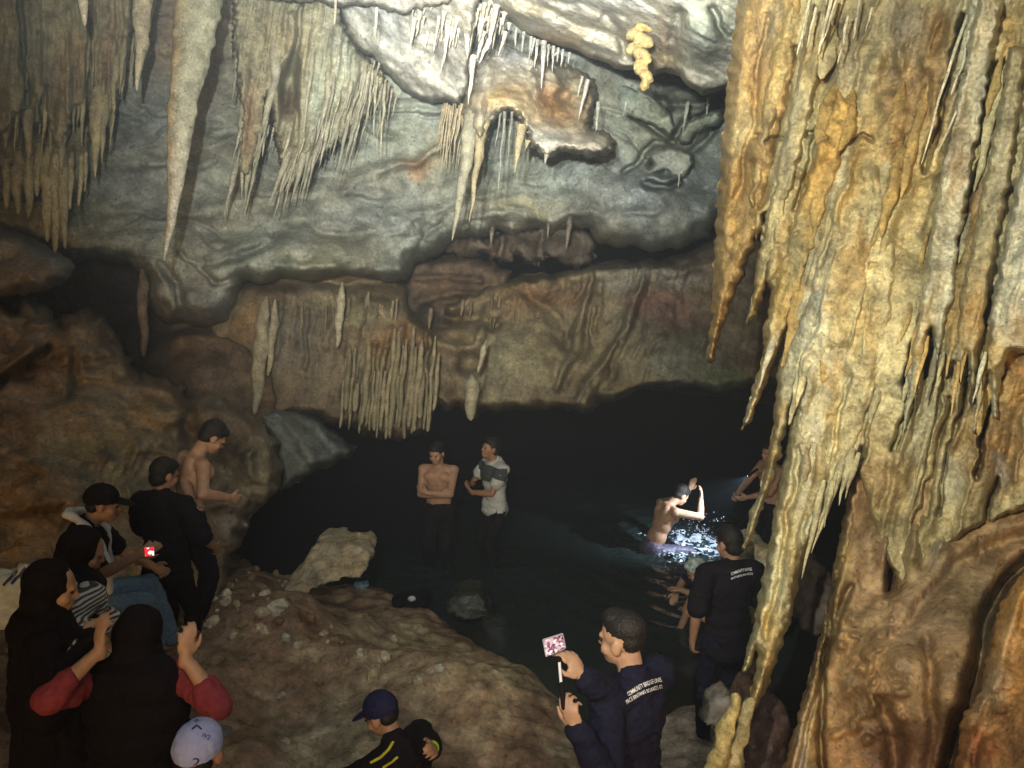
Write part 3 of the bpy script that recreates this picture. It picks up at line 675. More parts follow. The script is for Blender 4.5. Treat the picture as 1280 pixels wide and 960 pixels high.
fringe_m = empty("dripstone_curtain", at(380, 0, 7.2), "greenish ribbed dripstone curtain sweeping down right of the big pointed stalactite", "dripstone")
o = relief("curtain", [(288, -300), (440, -300), (428, 20), (440, 48), (456, 68), (474, 84), (484, 96), (480, 112), (470, 128), (458, 146), (446, 158), (436, 172), (424, 180), (414, 186), (402, 200), (388, 214), (374, 226), (362, 236), (352, 232), (350, 214), (346, 190), (340, 160), (336, 120), (330, 180), (322, 206), (312, 222), (300, 228), (296, 200), (300, 140), (294, 100), (290, 60)],
           tps([(290, 0, 7.2), (300, 220, 7.4), (350, 0, 7.2), (350, 220, 7.4), (420, 20, 7.3), (480, 100, 7.6), (400, 190, 7.5), (360, -280, 5.2)]), M_DRIP, np.array([.29, .275, .19]),
           spots=[(310, 150, 16, 60, BROWN * 1.5, .7), (430, 80, 30, 50, np.array([.36, .40, .34]), .8), (400, 130, 20, 60, GREEN * 1.15, .7), (340, 40, 30, 50, OLIVE * .7, .5), (360, 130, 12, 20, BROWN * .8, .8), (372, 60, 12, 60, OLIVE * .8, .4)],
           feats=[('bump', 360, 108, 11, 34, -.6, .1), ('ridge', [(364, 20), (352, 100), (338, 170)], 6, .16), ('ridge', [(300, 60), (303, 140), (300, 220)], 12, .14), ('ridge', [(374, 10), (368, 70), (368, 180)], 4, -.12), ('ridge', [(425, 40), (415, 100), (385, 190)], 8, .14), ('ridge', [(446, 70), (430, 130), (408, 190)], 6, .1)],
           step=1.7, edge_r=8, thick=.8, rough=((.25, .05, 4, 'r'), (.07, .015, 4, 'n')), ribs=[(.16, 17, .09, 300, 'r'), (.16, 6, .05, 240, 'r')], edge_noise=(4, 6), seed=12.0, var=.35)
keep(o, fringe_m)
for b, t, w in [((300, 10), (289, 134), 9), ((350, 20), (329, 196), 20), ((344, 30), (334, 150), 9), ((304, 130), (302, 250), 14), ((318, 150), (306, 252), 9), ((297, 200), (281, 272), 10), ((312, 205), (304, 262), 9), ((362, 190), (337, 256), 11), ((370, 200), (346, 252), 8), ((384, 180), (364, 254), 11), ((402, 170), (385, 227), 9), ((396, 150), (376, 236), 8), ((412, 150), (398, 210), 7), ((436, 150), (418, 229), 6), ((440, 100), (434, 130), 8), ((458, 80), (444, 160), 6), ((412, 80), (402, 180), 10), ((424, 60), (408, 170), 9), ((392, 60), (380, 170), 8), ((466, 88), (460, 150), 5), ((482, 100), (474, 202), 6), ((472, 96), (466, 176), 5), ((326, 140), (320, 218), 8)]:
    stalactite("stalactite", b, t, 7.3, w, np.array([.33, .325, .25]) * random.uniform(.75, 1.15), parent=fringe_m, power=.9, spindle=.3)

rq = random.Random(41)
edge_m = [(296, 205), (312, 215), (338, 195), (362, 225), (388, 205), (412, 180), (436, 165), (458, 140), (478, 115)]
for i in range(58):
    k = rq.uniform(0, len(edge_m) - 1.01); a = edge_m[int(k)]; b = edge_m[int(k) + 1]; f_ = k - int(k)
    x = a[0] + (b[0] - a[0]) * f_; y = a[1] + (b[1] - a[1]) * f_ - rq.uniform(5, 60); ln = rq.uniform(25, 80)
    stalactite("needle", (x + 3, y), (x - ln * .20, y + ln), 7.28 + rq.uniform(-.06, .14), rq.uniform(2.5, 6.5), np.array([.34, .335, .26]) * rq.uniform(.7, 1.15), parent=fringe_m, power=.8, segs=7, spindle=.3)
for i in range(40):
    x = rq.uniform(-20, 165); y = rq.uniform(20, 140) - max(0, x - 130); ln = rq.uniform(25, 75)
    stalactite("needle", (x + 2, y), (x - ln * .04, y + ln), 6.62 + .0022 * x + rq.uniform(-.03, .05), rq.uniform(3, 9), OLIVE * rq.uniform(.65, 1.0), parent=fringe_l, power=.8, segs=7, spindle=.4)

# ---- single stalactites
big = stalactite("stalactite", (256, -60), (205, 326), 6.2, 66, np.array([.29, .30, .215]), mat=M_DRIP, power=.95, rough=.16, side=(np.array([.34, .24, .10]), .75), segs=30, rings=120, crook=.012, flat=.7, scale=.09, tipcol=np.array([.55, .52, .44]))
tag(big, "biggest long pointed stalactite hanging alone on the upper left", "stalactite")
s = stalactite("stalactite", (182, -30), (172, 114), 6.4, 30, np.array([.42, .38, .27]), rough=.2, power=.8)
tag(s, "medium pale stalactite between the corner curtain and the biggest one", "stalactite")
s = stalactite("stalactite", (102, -20), (106, 33), 5.6, 15, np.array([.5, .46, .35]), rough=.1, power=.5)
tag(s, "short blunt cream stalactite at the top edge near the corner", "stalactite")
s = stalactite("stalactite", (194, -20), (186, 40), 6.8, 12, np.array([.3, .28, .2]))
tag(s, "small dim stalactite right beside the medium pale one", "stalactite")

fr = empty("drip_fringe", at(600, 10, 6.7), "dense white drip fringe where the two bright ceiling rocks meet", "dripstone")
rs = random.Random(5)
for i in range(64):
    x = rs.uniform(508, 636); y = 6 + rs.uniform(-10, 18) + (max(0, x - 590)) * .30
    ln = rs.choice([10, 14, 18, 24, 32, 46]) * rs.uniform(.8, 1.3)
    stalactite("drip", (x + ln * .1, y), (x - ln * .06, y + ln), 6.45 + rs.uniform(-.1, .25), rs.uniform(3, 8), np.array([.6, .57, .48]) * rs.uniform(.75, 1.1), parent=fr, segs=8, rough=.25, power=.7, flare=.4)
for b, t, w in [((560, 20), (552, 92), 8), ((586, 10), (584, 72), 16), ((566, 18), (562, 60), 10), ((604, 40), (596, 74), 9), ((592, 70), (585, 132), 9), ((612, 50), (598, 80), 7), ((575, 10), (572, 50), 9), ((632, 40), (622, 70), 6)]:
    stalactite("drip", b, t, 6.5, w, np.array([.6, .57, .49]), parent=fr, segs=10, rough=.3, crook=.06)
fr2 = empty("drip_fringe", at(685, 55, 6.9), "row of short white icicle drips under the slab edge above the brown boss", "dripstone")
for b, t, w in [((664, 46), (661, 78), 5), ((680, 52), (676, 112), 8), ((672, 50), (668, 86), 5), ((686, 56), (684, 84), 4), ((692, 58), (690, 90), 5), ((698, 60), (696, 78), 4), ((655, 40), (652, 66), 4), ((704, 62), (701, 84), 4), ((645, 36), (644, 58), 5), ((712, 66), (710, 80), 4), ((668, 48), (664, 70), 4), ((696, 66), (690, 72), 3), ((735, 100), (722, 150), 6), ((728, 96), (722, 120), 4)]:
    stalactite("drip", b, t, 6.95, w, np.array([.55, .55, .52]) * rs.uniform(.8, 1.05), parent=fr2, segs=8, rough=.25, power=.7)
fr3 = empty("drip_fringe", at(560, 130, 7.6), "thin brown straw fringe hanging beside the long central points", "dripstone")
for i in range(15):
    x = 548 + i * 2.6; ln = rs.uniform(35, 92)
    stalactite("straw", (x + 6, 130 + rs.uniform(-3, 6)), (x - ln * .05, 133 + ln), 7.5 + rs.uniform(-.1, .1), rs.uniform(2.5, 5), np.array([.36, .31, .21]) * rs.uniform(.8, 1.15), parent=fr3, segs=7, power=.6)
straw_label = "thin pale straw hanging from the left ceiling edge"
for b, t, w in [((420, -5), (418, 33), 4), ((471, 10), (469, 46), 4)]:
    s = stalactite("straw", b, t, 6.3, w, np.array([.5, .47, .38]), power=.4)
    tag(s, "thin pale straw above the white bulging rock, " + ("nearer the ribbed curtain" if b[0] < 440 else "nearer the white drip fringe"), "stalactite", "straws on the ceiling ledge")
for i, (b, t, w) in enumerate([((448, 78), (440, 140), 4), ((468, 100), (462, 152), 4), ((486, 104), (478, 168), 4), ((478, 112), (470, 190), 3), ((490, 112), (484, 150), 3), ((496, 118), (490, 146), 3)]):
    s = stalactite("straw", b, t, 7.75, w, np.array([.36, .33, .25]), power=.5)
    tag(s, "thin dripstone straw against the grey wall under the white bulging rock", "stalactite", "straws under the white bulging rock")
for i, (b, t, w) in enumerate([((713, 270), (707, 312), 10), ((686, 274), (684, 298), 6), ((616, 284), (613, 306), 7)]):
    s = stalactite("stalactite", b, t, 8.85, w, np.array([.19, .175, .14]), spindle=.3)
    tag(s, "stubby stalactite on the lip over the dark crevice in the middle", "stalactite", "stubs over the dark crevice")
for i, (b, t, w, lb) in enumerate([((860, 128), (853, 168), 6, "slim grey stalactite under the dark slab edge, left of its neighbour near the big flowstone"), ((886, 122), (882, 150), 5, "slim grey stalactite under the dark slab edge, nearest the big flowstone"),
                                   ((850, 208), (848, 236), 5, "small pale stalactite hanging from the grey nodule with dark hollows"), ((783, 128), (779, 145), 4, "tiny stalactite under the bright slab, right of the brown boss"), ((748, 128), (745, 168), 6, "thin stalactite touching the right shoulder of the brown boss")]):
    s = stalactite("stalactite", b, t, 8.3 if i < 3 else 7.4, w, np.array([.38, .39, .35]))
    tag(s, lb, "stalactite")
for (b, t, w, lb) in [((333, 370), (318, 518), 26, "long pale dripstone with rounded foot hanging over the pale rock"), ((344, 374), (336, 470), 14, "shorter dripstone hanging close behind the long pale one"),
                      ((428, 352), (421, 434), 15, "single straight dripstone on the brown wall right of the long pale one"), ((178, 330), (181, 446), 18, "dim dripstone pillar hanging before the dark hollow on the left"),
                      ((590, 468), (588, 526), 24, "short fat dripstone at the lip above the pool men"), ((608, 425), (597, 466), 9, "small curved dripstone at the dark notch of the brown wall")]:
    s = stalactite("stalactite", b, t, 8.45 if b[0] != 178 else 8.1, w, np.array([.36, .34, .25]) if b[0] > 200 else np.array([.2, .165, .14]), power=.55, tipr=.15, spindle=.4, spin0=.08, rough=.25)
    tag(s, lb, "stalactite")

# ================================================================== THE BIG FLOWSTONE ON THE RIGHT
col_root = empty("flowstone_curtain", at(1000, -100, 3.9), "huge ochre and cream flowstone curtain filling the right side", "flowstone")
cur_poly = [(972, -300), (968, 0), (952, 110), (938, 200), (934, 260), (944, 300), (957, 268), (953, 310), (958, 350), (978, 400), (992, 470), (1000, 540), (996, 600), (990, 660),
            (1006, 690), (1022, 648), (1040, 618), (1058, 600), (1070, 590), (1078, 612), (1092, 660), (1108, 700), (1122, 728), (1134, 738), (1146, 722), (1158, 704), (1172, 690), (1196, 676), (1230, 656), (1290, 632), (1600, 560), (1600, -300)]
cur_depth = tps([(926, 0, 4.2), (900, 250, 4.15), (895, 380, 4.15), (950, 0, 3.9), (940, 250, 3.95), (970, 480, 3.85), (950, 620, 3.8), (980, 600, 3.7), (955, 760, 3.7), (950, 850, 3.65), (1000, 200, 3.7), (1050, 0, 3.6), (1040, 400, 3.55), (1000, 650, 3.6),
                 (1060, 590, 3.6), (1130, 100, 3.45), (1120, 350, 3.4), (1150, 550, 3.45), (1190, 250, 3.5), (1230, 100, 3.25), (1260, 350, 3.2), (1270, 600, 3.2), (1200, 640, 3.35), (1100, 640, 3.5), (1600, 200, 2.6), (1600, 700, 2.6), (1000, -300, 3.4), (1300, -300, 2.9)])


def rib(x0, y0, y1, w, a, lean=LEAN, j=4):
    n = max(3, int(abs(y1 - y0) / 60) + 2)
    pts = [(x0 - lean * (y - y0) + random.uniform(-j, j), y) for y in np.linspace(y0, y1, n)]
    return ('ridge', pts, w, a)


random.seed(21)
cf = []
# main bodies (wide) then ribs and slits
for x0, y0, y1, w, a in [(948, -40, 330, 22, .10), (1000, -20, 330, 13, .10), (1008, 150, 480, 14, .08), (1060, 240, 700, 30, .13), (1100, 0, 200, 26, .05), (1120, 150, 420, 30, .09), (1130, 350, 560, 26, .10), (1215, -20, 200, 20, .12), (1262, 120, 430, 24, .13),
                         (1050, 480, 660, 14, .10), (1010, 480, 800, 15, .09), (1170, 330, 640, 18, .06), (1215, 420, 660, 20, .06), (1240, 500, 680, 20, .06)]:
    cf.append(rib(x0, y0, y1, w, a))
for x0, y0, y1, w, a in [(1204, 20, 210, 3.0, -.16), (1252, 80, 240, 3.0, -.18), (1207, 260, 470, 3.4, -.22), (1238, 150, 300, 2.6, -.13), (1228, 60, 260, 2.6, -.12), (1186, 260, 480, 2.6, -.12), (1176, 300, 500, 2.6, -.12), (1164, 400, 560, 2.4, -.12), (1150, 430, 560, 2.6, -.14), (1212, 470, 640, 2.6, -.12),
                         (1190, 500, 640, 2.4, -.10), (1280, 330, 560, 3.0, -.14), (1268, 400, 600, 2.6, -.12), (998, 60, 260, 2.4, -.10), (985, 100, 300, 3.0, -.12), (968, 260, 340, 3.5, -.14), (992, 360, 420, 4.0, -.25), (1020, 160, 260, 3.0, -.1), (1042, 470, 640, 2.4, -.1),
                         (1090, 520, 600, 2.2, -.1), (1075, 560, 640, 3.0, -.2), (1245, 600, 700, 3, -.15), (1160, 600, 690, 3, -.2)]:
    cf.append(rib(x0, y0, y1, w, a, LEAN, 2))
for i in range(60):
    x0 = random.uniform(930, 1330); y0 = random.uniform(-60, 560); ln = random.uniform(60, 260)
    cf.append(rib(x0 + .0, y0, min(y0 + ln, 690), random.uniform(2.2, 6.5), random.uniform(.012, .05) * random.choice([1, 1, 1, -.9]), LEAN + random.uniform(-.05, .08), 3))
for i in range(70):
    cf.append(('bump', random.uniform(905, 1260), random.uniform(40, 600), random.uniform(5, 16), random.uniform(6, 22), random.uniform(.02, .055)))
for bx, by in [(972, 172), (1020, 163), (1076, 172)]:
    cf.append(('ridge', [(bx - 12, by + 6), (bx, by), (bx + 12, by + 5)], 3.2, -.12)); cf.append(('bump', bx, by + 14, 16, 14, .07))
O2 = np.array([.50, .355, .13]); C2 = np.array([.53, .475, .275]); W2 = np.array([.54, .52, .385])
CUR_SPOTS = [(955, 60, 34, 90, O2 * .85, .85, .2), (930, 220, 30, 120, O2 * .95, .85), (900, 340, 18, 60, OCHRE * .95, .8), (950, 170, 18, 40, BROWN * 1.4, .5), (1010, 60, 20, 90, OLIVE * 1.05, .6, .25), (985, 220, 10, 90, C2 * 1.0, .8, .25), (1010, 270, 24, 60, O2, .7, .2),
             (1060, 60, 34, 60, np.array([.34, .31, .215]), .7), (1130, 25, 34, 40, np.array([.25, .22, .17]), .8), (1175, 40, 20, 40, np.array([.30, .16, .045]), .85), (1150, 110, 50, 50, np.array([.28, .165, .07]), .8), (1120, 170, 26, 40, np.array([.30, .19, .08]), .7, .25), (1085, 260, 60, 60, C2 * .95, .6),
             (1070, 210, 14, 70, O2 * .9, .8, .25), (1040, 210, 20, 60, W2, .6, .25), (1010, 400, 26, 100, W2 * .95, .85, .22), (1050, 380, 12, 60, O2 * .85, .8, .22), (1075, 330, 20, 40, np.array([.33, .22, .1]), .7, .2), (1100, 440, 60, 90, C2 * 1.05, .8, .2), (1030, 520, 10, 110, O2 * .8, .75, .22), (1050, 560, 18, 80, W2, .75, .22),
             (975, 560, 14, 60, OLIVE * .9, .7), (1000, 560, 14, 80, W2 * .9, .7, .22), (975, 720, 14, 90, O2 * 1.0, .8, .25), (990, 640, 10, 60, C2, .7), (950, 740, 12, 70, C2 * .95, .7), (1220, 60, 22, 120, W2 * .95, .85, .24), (1255, 170, 20, 90, W2 * .85, .8, .24), (1268, 40, 20, 60, OCHRE * .95, .8, .2), (1265, 320, 26, 70, W2 * .95, .85, .2),
             (1190, 240, 24, 80, OLIVE * .85, .7, .25), (1215, 270, 14, 70, np.array([.26, .15, .06]), .7, .25), (1180, 380, 26, 80, np.array([.37, .235, .08]), .8, .15), (1230, 400, 34, 40, O2 * .95, .8, .2), (1160, 480, 30, 60, OLIVE * .85, .6, .2), (1210, 540, 40, 80, np.array([.36, .25, .11]), .75), (1270, 470, 30, 60, np.array([.33, .17, .045]), .85), (1250, 570, 40, 60, np.array([.32, .17, .055]), .8),
             (1190, 600, 16, 40, W2 * .85, .8, .2), (1100, 600, 50, 50, np.array([.35, .24, .105]), .8), (1150, 560, 12, 40, W2 * .8, .5), (1245, 590, 16, 20, np.array([.4, .38, .33]), .7), (1090, 320, 30, 30, O2 * .9, .5)]
CUR_ROUGH = ((.45, .06, 4, 'n'), (.16, .050, 4, 'n'), (.06, .013, 3, 'n'), (.022, .004, 2, 'n'))


def lobe(name, poly, dz, base, spots=(), amp=1.0, edge_r=9, thick=.4, seed=0.0, feats=()):
    o = relief(name, poly, lambda x, y: cur_depth(x, y) + dz, M_NEAR, base, spots=list(spots), feats=list(feats), step=1.5, edge_r=edge_r, thick=thick, rough=CUR_ROUGH,
               ribs=[(LEAN, 46, .065 * amp, 300, 'n'), (LEAN, 22, .022 * amp, 110, 'n'), (LEAN, 10, .008 * amp, 60, 'n')], edge_noise=(3.5, 16), warp_amp=11, seed=seed, var=.42, grow=2.2)
    return keep(o, col_root)


BASE_C = np.array([.48, .415, .225])
lobe("body", cur_poly, .10, BASE_C, CUR_SPOTS, 1.1, 9, .55, 13.0, cf)
lobe("lobe", [(924, -300), (924, 0), (916, 60), (911, 112), (904, 172), (901, 230), (898, 262), (894, 330), (890, 400), (887, 436), (884, 452), (891, 448), (897, 425), (906, 395), (918, 365), (930, 335), (942, 308), (953, 275), (966, 222), (982, 150), (996, 80), (1006, 0), (1006, -300)], .02, np.array([.41, .29, .125]),
     [(955, 60, 20, 60, BROWN * 1.5, .5), (925, 160, 16, 40, C2 * .9, .6), (915, 260, 14, 60, OCHRE, .6), (965, 30, 14, 40, OLIVE, .6), (940, 215, 12, 30, np.array([.26, .17, .07]), .6), (892, 400, 12, 50, OCHRE * 1.05, .7)], .9, 16, .5, 18.0,
     [('bump', 925, 120, 14, 22, .05), ('bump', 950, 180, 14, 20, .06), ('bump', 918, 220, 14, 26, .05), ('ridge', [(945, 172), (958, 178), (972, 174)], 4, -.10), ('bump', 955, 195, 14, 14, .05), ('ridge', [(960, 20), (945, 120), (925, 250)], 4, -.05)])
lobe("lobe", [(1018, -20), (1000, 80), (984, 150), (968, 222), (957, 272), (950, 318), (942, 362), (934, 402), (941, 392), (949, 368), (958, 350), (964, 330), (974, 290), (988, 240), (1002, 190), (1018, 120), (1034, 40), (1040, -20)], -.06, C2, [(985, 180, 14, 60, W2, .6), (945, 370, 10, 40, O2, .7), (1015, 60, 12, 50, O2, .5)], .7, 8, .3, 19.0)
lobe("lobe", [(1046, 110), (1022, 180), (1000, 250), (980, 310), (968, 352), (960, 400), (952, 450), (942, 495), (934, 520), (928, 536), (937, 522), (946, 500), (951, 486), (957, 478), (968, 440), (984, 410), (1002, 360), (1024, 290), (1050, 210), (1066, 130)], -.03, O2 * .95, [(990, 300, 14, 60, OLIVE * 1.1, .6), (1020, 200, 14, 40, O2, .6), (940, 505, 10, 40, W2, .8), (965, 420, 12, 40, C2, .6)], .9, 9, .35, 20.0,
     [('bump', 1020, 185, 20, 16, .07), ('ridge', [(1004, 172), (1020, 164), (1034, 172)], 3, -.10), ('bump', 995, 305, 16, 20, .06), ('ridge', [(984, 296), (998, 290)], 3, -.08)])
lobe("lobe", [(1040, 280), (1018, 350), (998, 400), (980, 440), (972, 470), (970, 520), (962, 568), (950, 618), (941, 640), (936, 662), (930, 684), (940, 664), (950, 640), (960, 612), (968, 590), (980, 540), (992, 500), (1010, 440), (1034, 370), (1056, 290)], -.05, OLIVE * 1.12, [(1020, 370, 16, 50, W2, .8), (965, 560, 12, 60, O2 * .95, .7), (940, 650, 8, 30, C2, .7)], .9, 9, .35, 21.0)
lobe("lobe", [(1096, 215), (1080, 290), (1052, 370), (1024, 430), (1004, 480), (990, 520), (984, 560), (976, 610), (968, 655), (960, 700), (950, 750), (940, 790), (934, 815), (930, 838), (938, 826), (945, 808), (948, 822), (944, 850), (936, 880), (927, 908), (938, 896), (950, 872), (962, 842), (976, 806), (986, 776), (993, 742), (1000, 712), (1008, 690), (1024, 648), (1044, 615), (1062, 585), (1082, 540), (1108, 470), (1118, 400), (1122, 320), (1118, 245), (1108, 190)], -.02, C2 * 1.02,
     [(1040, 440, 24, 70, W2, .8), (1010, 560, 16, 80, W2, .7), (1060, 520, 16, 70, C2 * 1.05, .6), (1045, 500, 9, 70, O2 * .9, .7), (990, 690, 14, 60, O2 * .95, .75), (965, 740, 12, 50, C2, .7), (962, 800, 14, 50, O2 * 1.05, .8), (945, 870, 12, 40, O2 * 1.1, .8), (1085, 420, 14, 70, O2 * .85, .5)], 1.1, 12, .5, 22.0,
     [('ridge', [(1000, 560), (985, 650), (968, 740), (955, 800)], 4, -.07), ('ridge', [(1040, 520), (1015, 620), (998, 700)], 4, -.06), ('ridge', [(1062, 470), (1042, 560), (1030, 610)], 3, -.05)])
# fluted columns on the far right, each ending in teeth
lobe("flute", [(1236, -60), (1214, 40), (1196, 120), (1176, 210), (1164, 290), (1152, 370), (1140, 430), (1134, 480), (1128, 548), (1136, 520), (1142, 470), (1148, 500), (1156, 450), (1164, 410), (1172, 460), (1180, 420), (1190, 380), (1200, 300), (1214, 220), (1234, 120), (1250, 20), (1256, -60)], -.10, W2 * .92, [(1170, 330, 16, 90, OLIVE, .7), (1155, 440, 14, 50, O2 * .9, .8), (1200, 200, 10, 60, np.array([.3, .2, .1]), .6)], 1.2, 9, .3, 23.0)
lobe("flute", [(1262, 60), (1246, 150), (1228, 240), (1212, 320), (1200, 380), (1190, 430), (1182, 474), (1192, 452), (1200, 478), (1208, 440), (1216, 505), (1222, 450), (1230, 390), (1242, 320), (1258, 240), (1274, 150), (1284, 60)], -.14, OLIVE * .95, [(1215, 400, 20, 60, np.array([.38, .25, .09]), .8), (1250, 200, 14, 60, W2 * .8, .6)], 1.2, 9, .3, 24.0)
lobe("flute", [(1320, -60), (1300, 80), (1280, 180), (1262, 270), (1246, 350), (1232, 420), (1222, 480), (1217, 540), (1226, 510), (1234, 470), (1244, 520), (1252, 470), (1262, 440), (1300, 440), (1600, 400), (1600, -60)], -.12, W2 * .95, [(1262, 330, 20, 70, W2, .7), (1240, 440, 20, 40, O2 * .95, .85), (1275, 60, 30, 60, OCHRE * .9, .7), (1290, 420, 30, 40, np.array([.34, .19, .06]), .8)], 1.1, 12, .35, 25.0)
TIPS = [((968, 420), (949, 486), 12, W2 * .9, 3.82),
        ((1004, 470), (995, 510), 14, C2, 3.6), ((1030, 600), (1002, 724), 12, C2 * .78, 3.58), ((1046, 590), (1022, 664), 10, C2 * .78, 3.58), ((1056, 570), (1014, 692), 14, C2 * .8, 3.6), ((1066, 560), (1048, 632), 14, C2 * .72, 3.56), ((1074, 566), (1056, 624), 10, C2 * .72, 3.55), ((1040, 600), (1030, 660), 9, C2 * .78, 3.57),
        ((1160, 420), (1140, 500), 8, O2 * 1.1, 3.33), ((1180, 440), (1167, 500), 7, C2 * .78, 3.3), ((1232, 440), (1216, 504), 8, W2 * 1.05, 3.1), ((1226, 480), (1218, 536), 6, C2 * .72, 3.12), ((1200, 440), (1188, 530), 7, O2 * .9, 3.2), ((1150, 440), (1128, 545), 10, OLIVE, 3.34), ((1196, 400), (1182, 472), 11, O2 * .9, 3.24), ((1212, 400), (1200, 478), 13, O2 * .85, 3.2), ((1175, 470), (1165, 502), 6, C2 * .78, 3.3)]
for b, t, w, c, dd in TIPS:
    stalactite("stalactite", b, t, dd - .03, w, c, mat=M_NEAR, parent=col_root, power=.85, rough=.22, crook=.025, segs=16, scale=.05, spindle=.3)
random.seed(58)
for i in range(26):      # tongues of flowstone lapping over one another
    x = random.uniform(1010, 1270); y = random.uniform(10, 470)
    ln = random.uniform(60, 190); w = random.uniform(14, 44) * (.6 if x > 1150 else 1); x1 = x - LEAN * ln
    c = random.choice([O2 * .9, C2 * .85, C2 * .8, O2 * .85, OLIVE]) * random.uniform(.82, 1.05)
    stalactite("tongue", (x, y), (x1, y + ln), float(cur_depth(np.array([x]), np.array([y]))[0]) + .005, w, c, mat=M_NEAR, parent=col_root, d_tip=float(cur_depth(np.array([x1]), np.array([y + ln]))[0]) - .03,
               power=.6, rough=.35, crook=.03, segs=16, scale=.035, flat=.6, spindle=.75, spin0=.06)
# thin calcite straws lying along the flutes
for b, t, w in [((1212, 10), (1151, 206), 4.5), ((1230, 50), (1170, 200), 4), ((1216, 30), (1190, 120), 4), ((1265, 140), (1236, 260), 4), ((1255, 190), (1240, 250), 3), ((1222, 0), (1205, 60), 5), ((1020, 10), (1008, 60), 4), ((1060, 20), (1048, 80), 4), ((1040, -5), (1022, 70), 5), ((1075, 0), (1066, 50), 4), ((1090, 10), (1082, 40), 3.5), ((1012, 0), (996, 70), 4), ((1115, 0), (1106, 36), 3), ((1048, -10), (1026, 60), 3.5)]:
    dd = 3.28 if b[0] > 1150 else 3.5
    stalactite("straw", b, t, dd, w, W2 * 1.08, mat=M_NEAR, parent=col_root, power=.35, rough=.12, segs=8)

# foot of the curtain: long column reaching the stalagmites
# stalagmites at the bottom
for b, t, w, c, lb, dd in [((888, 985), (921, 866), 24, np.array([.45, .36, .15]), "blunt yellow stalagmite, left of the pair at the foot of the flowstone", 3.55), ((905, 985), (941, 872), 25, np.array([.44, .37, .19]), "taller knobbly yellow stalagmite meeting the tip of the flowstone", 3.6)]:
    s = stalactite("stalagmite", b, t, dd, w, c, mat=M_NEAR, power=.45, rough=.42, crook=.05, segs=18, tipr=.3, scale=.035)
    tag(s, lb, "stalagmite")

# ---- brown mass under the curtain
mass_poly = [(1072, 560), (1110, 580), (1200, 560), (1600, 520), (1600, 1200), (960, 1200), (972, 975), (984, 945), (994, 905), (1005, 868), (1014, 832), (1026, 790), (1036, 752), (1042, 712), (1048, 676), (1056, 640), (1062, 608)]
mf = []
for x0, y0, y1, w, a in [(1066, 600, 980, 13, .12), (1052, 700, 980, 4, -.10), (1090, 600, 800, 14, .06), (1130, 600, 700, 12, .08), (1168, 580, 690, 14, .1), (1196, 580, 680, 12, .1)]:
    mf.append(rib(x0, y0, y1, w, a, .2, 3))
mf += [('ridge', [(1122, 655), (1117, 690), (1112, 738)], 4.5, -.4), ('ridge', [(1128, 765), (1150, 730), (1190, 690), (1230, 664), (1300, 640)], 16, .07), ('ridge', [(1134, 780), (1158, 748), (1200, 706), (1240, 682), (1300, 664)], 9, -.05),
       ('ridge', [(1036, 770), (1028, 850), (1026, 980)], 4, -.16), ('ridge', [(1064, 735), (1044, 780), (1034, 830)], 5, -.12), ('bump', 1180, 820, 90, 110, .25), ('bump', 1090, 830, 50, 60, .12),
       ('bump', 1140, 690, 12, 30, .1), ('bump', 1100, 680, 14, 20, .08), ('ridge', [(1105, 880), (1120, 930), (1116, 980)], 12, -.14), ('ridge', [(1160, 800), (1166, 900), (1160, 980)], 8, -.06), ('ridge', [(1285, 700), (1258, 728), (1236, 765), (1222, 830), (1210, 880), (1196, 905), (1186, 960)], 10, -.32)]
random.seed(33)
for i in range(60):
    mf.append(('bump', random.uniform(1040, 1130), random.uniform(750, 930), random.uniform(4, 11), random.uniform(4, 10), random.uniform(.015, .05)))
for i in range(10):
    mf.append(rib(random.uniform(1060, 1270), random.uniform(560, 720), random.uniform(640, 800), random.uniform(2.5, 6), random.uniform(-.03, .04), .2, 3))
o = relief("rock_mass", mass_poly, tps([(1066, 600, 3.75), (1040, 760, 3.6), (1000, 900, 3.45), (980, 1000, 3.3), (1100, 660, 3.7), (1120, 760, 3.55), (1200, 720, 3.5), (1270, 700, 3.4), (1180, 850, 3.2), (1100, 900, 3.3), (1250, 950, 3.0), (1600, 800, 2.5), (1600, 540, 3.0), (1200, 1200, 2.5), (1200, 580, 3.7)]),
           M_WET, np.array([.37, .235, .115]),
           spots=[(1050, 700, 14, 90, np.array([.40, .27, .10]), .9), (1030, 820, 12, 90, np.array([.36, .27, .12]), .9), (1012, 920, 14, 80, np.array([.42, .34, .19]), .9), (1000, 960, 8, 60, PALE * .9, .8), (1100, 640, 40, 60, np.array([.30, .19, .08]), .7), (1145, 690, 14, 40, np.array([.38, .28, .13]), .8), (1170, 660, 14, 40, np.array([.36, .34, .24]), .8),
                  (1200, 620, 30, 50, np.array([.30, .22, .11]), .7), (1210, 740, 60, 50, np.array([.20, .15, .08]), .7, -.6), (1160, 780, 50, 40, np.array([.20, .14, .09]), .7), (1080, 840, 34, 50, np.array([.31, .19, .08]), .6), (1170, 860, 20, 60, np.array([.24, .135, .05]), .7), (1130, 940, 60, 40, np.array([.17, .08, .045]), .8), (1200, 930, 50, 50, np.array([.18, .09, .05]), .7),
                  (1055, 800, 8, 8, OCHRE, .5), (1062, 850, 8, 14, TAN * .8, .5), (1230, 790, 12, 60, OLIVE * .6, .5)],
           feats=mf, step=1.8, edge_r=10, thick=.6, rough=((.5, .06, 4, 'n'), (.16, .018, 3, 'n'), (.04, .006, 3, 'n')), edge_noise=(3, 14), warp_amp=6, seed=14.0, var=.46)
tag(o, kind="structure")

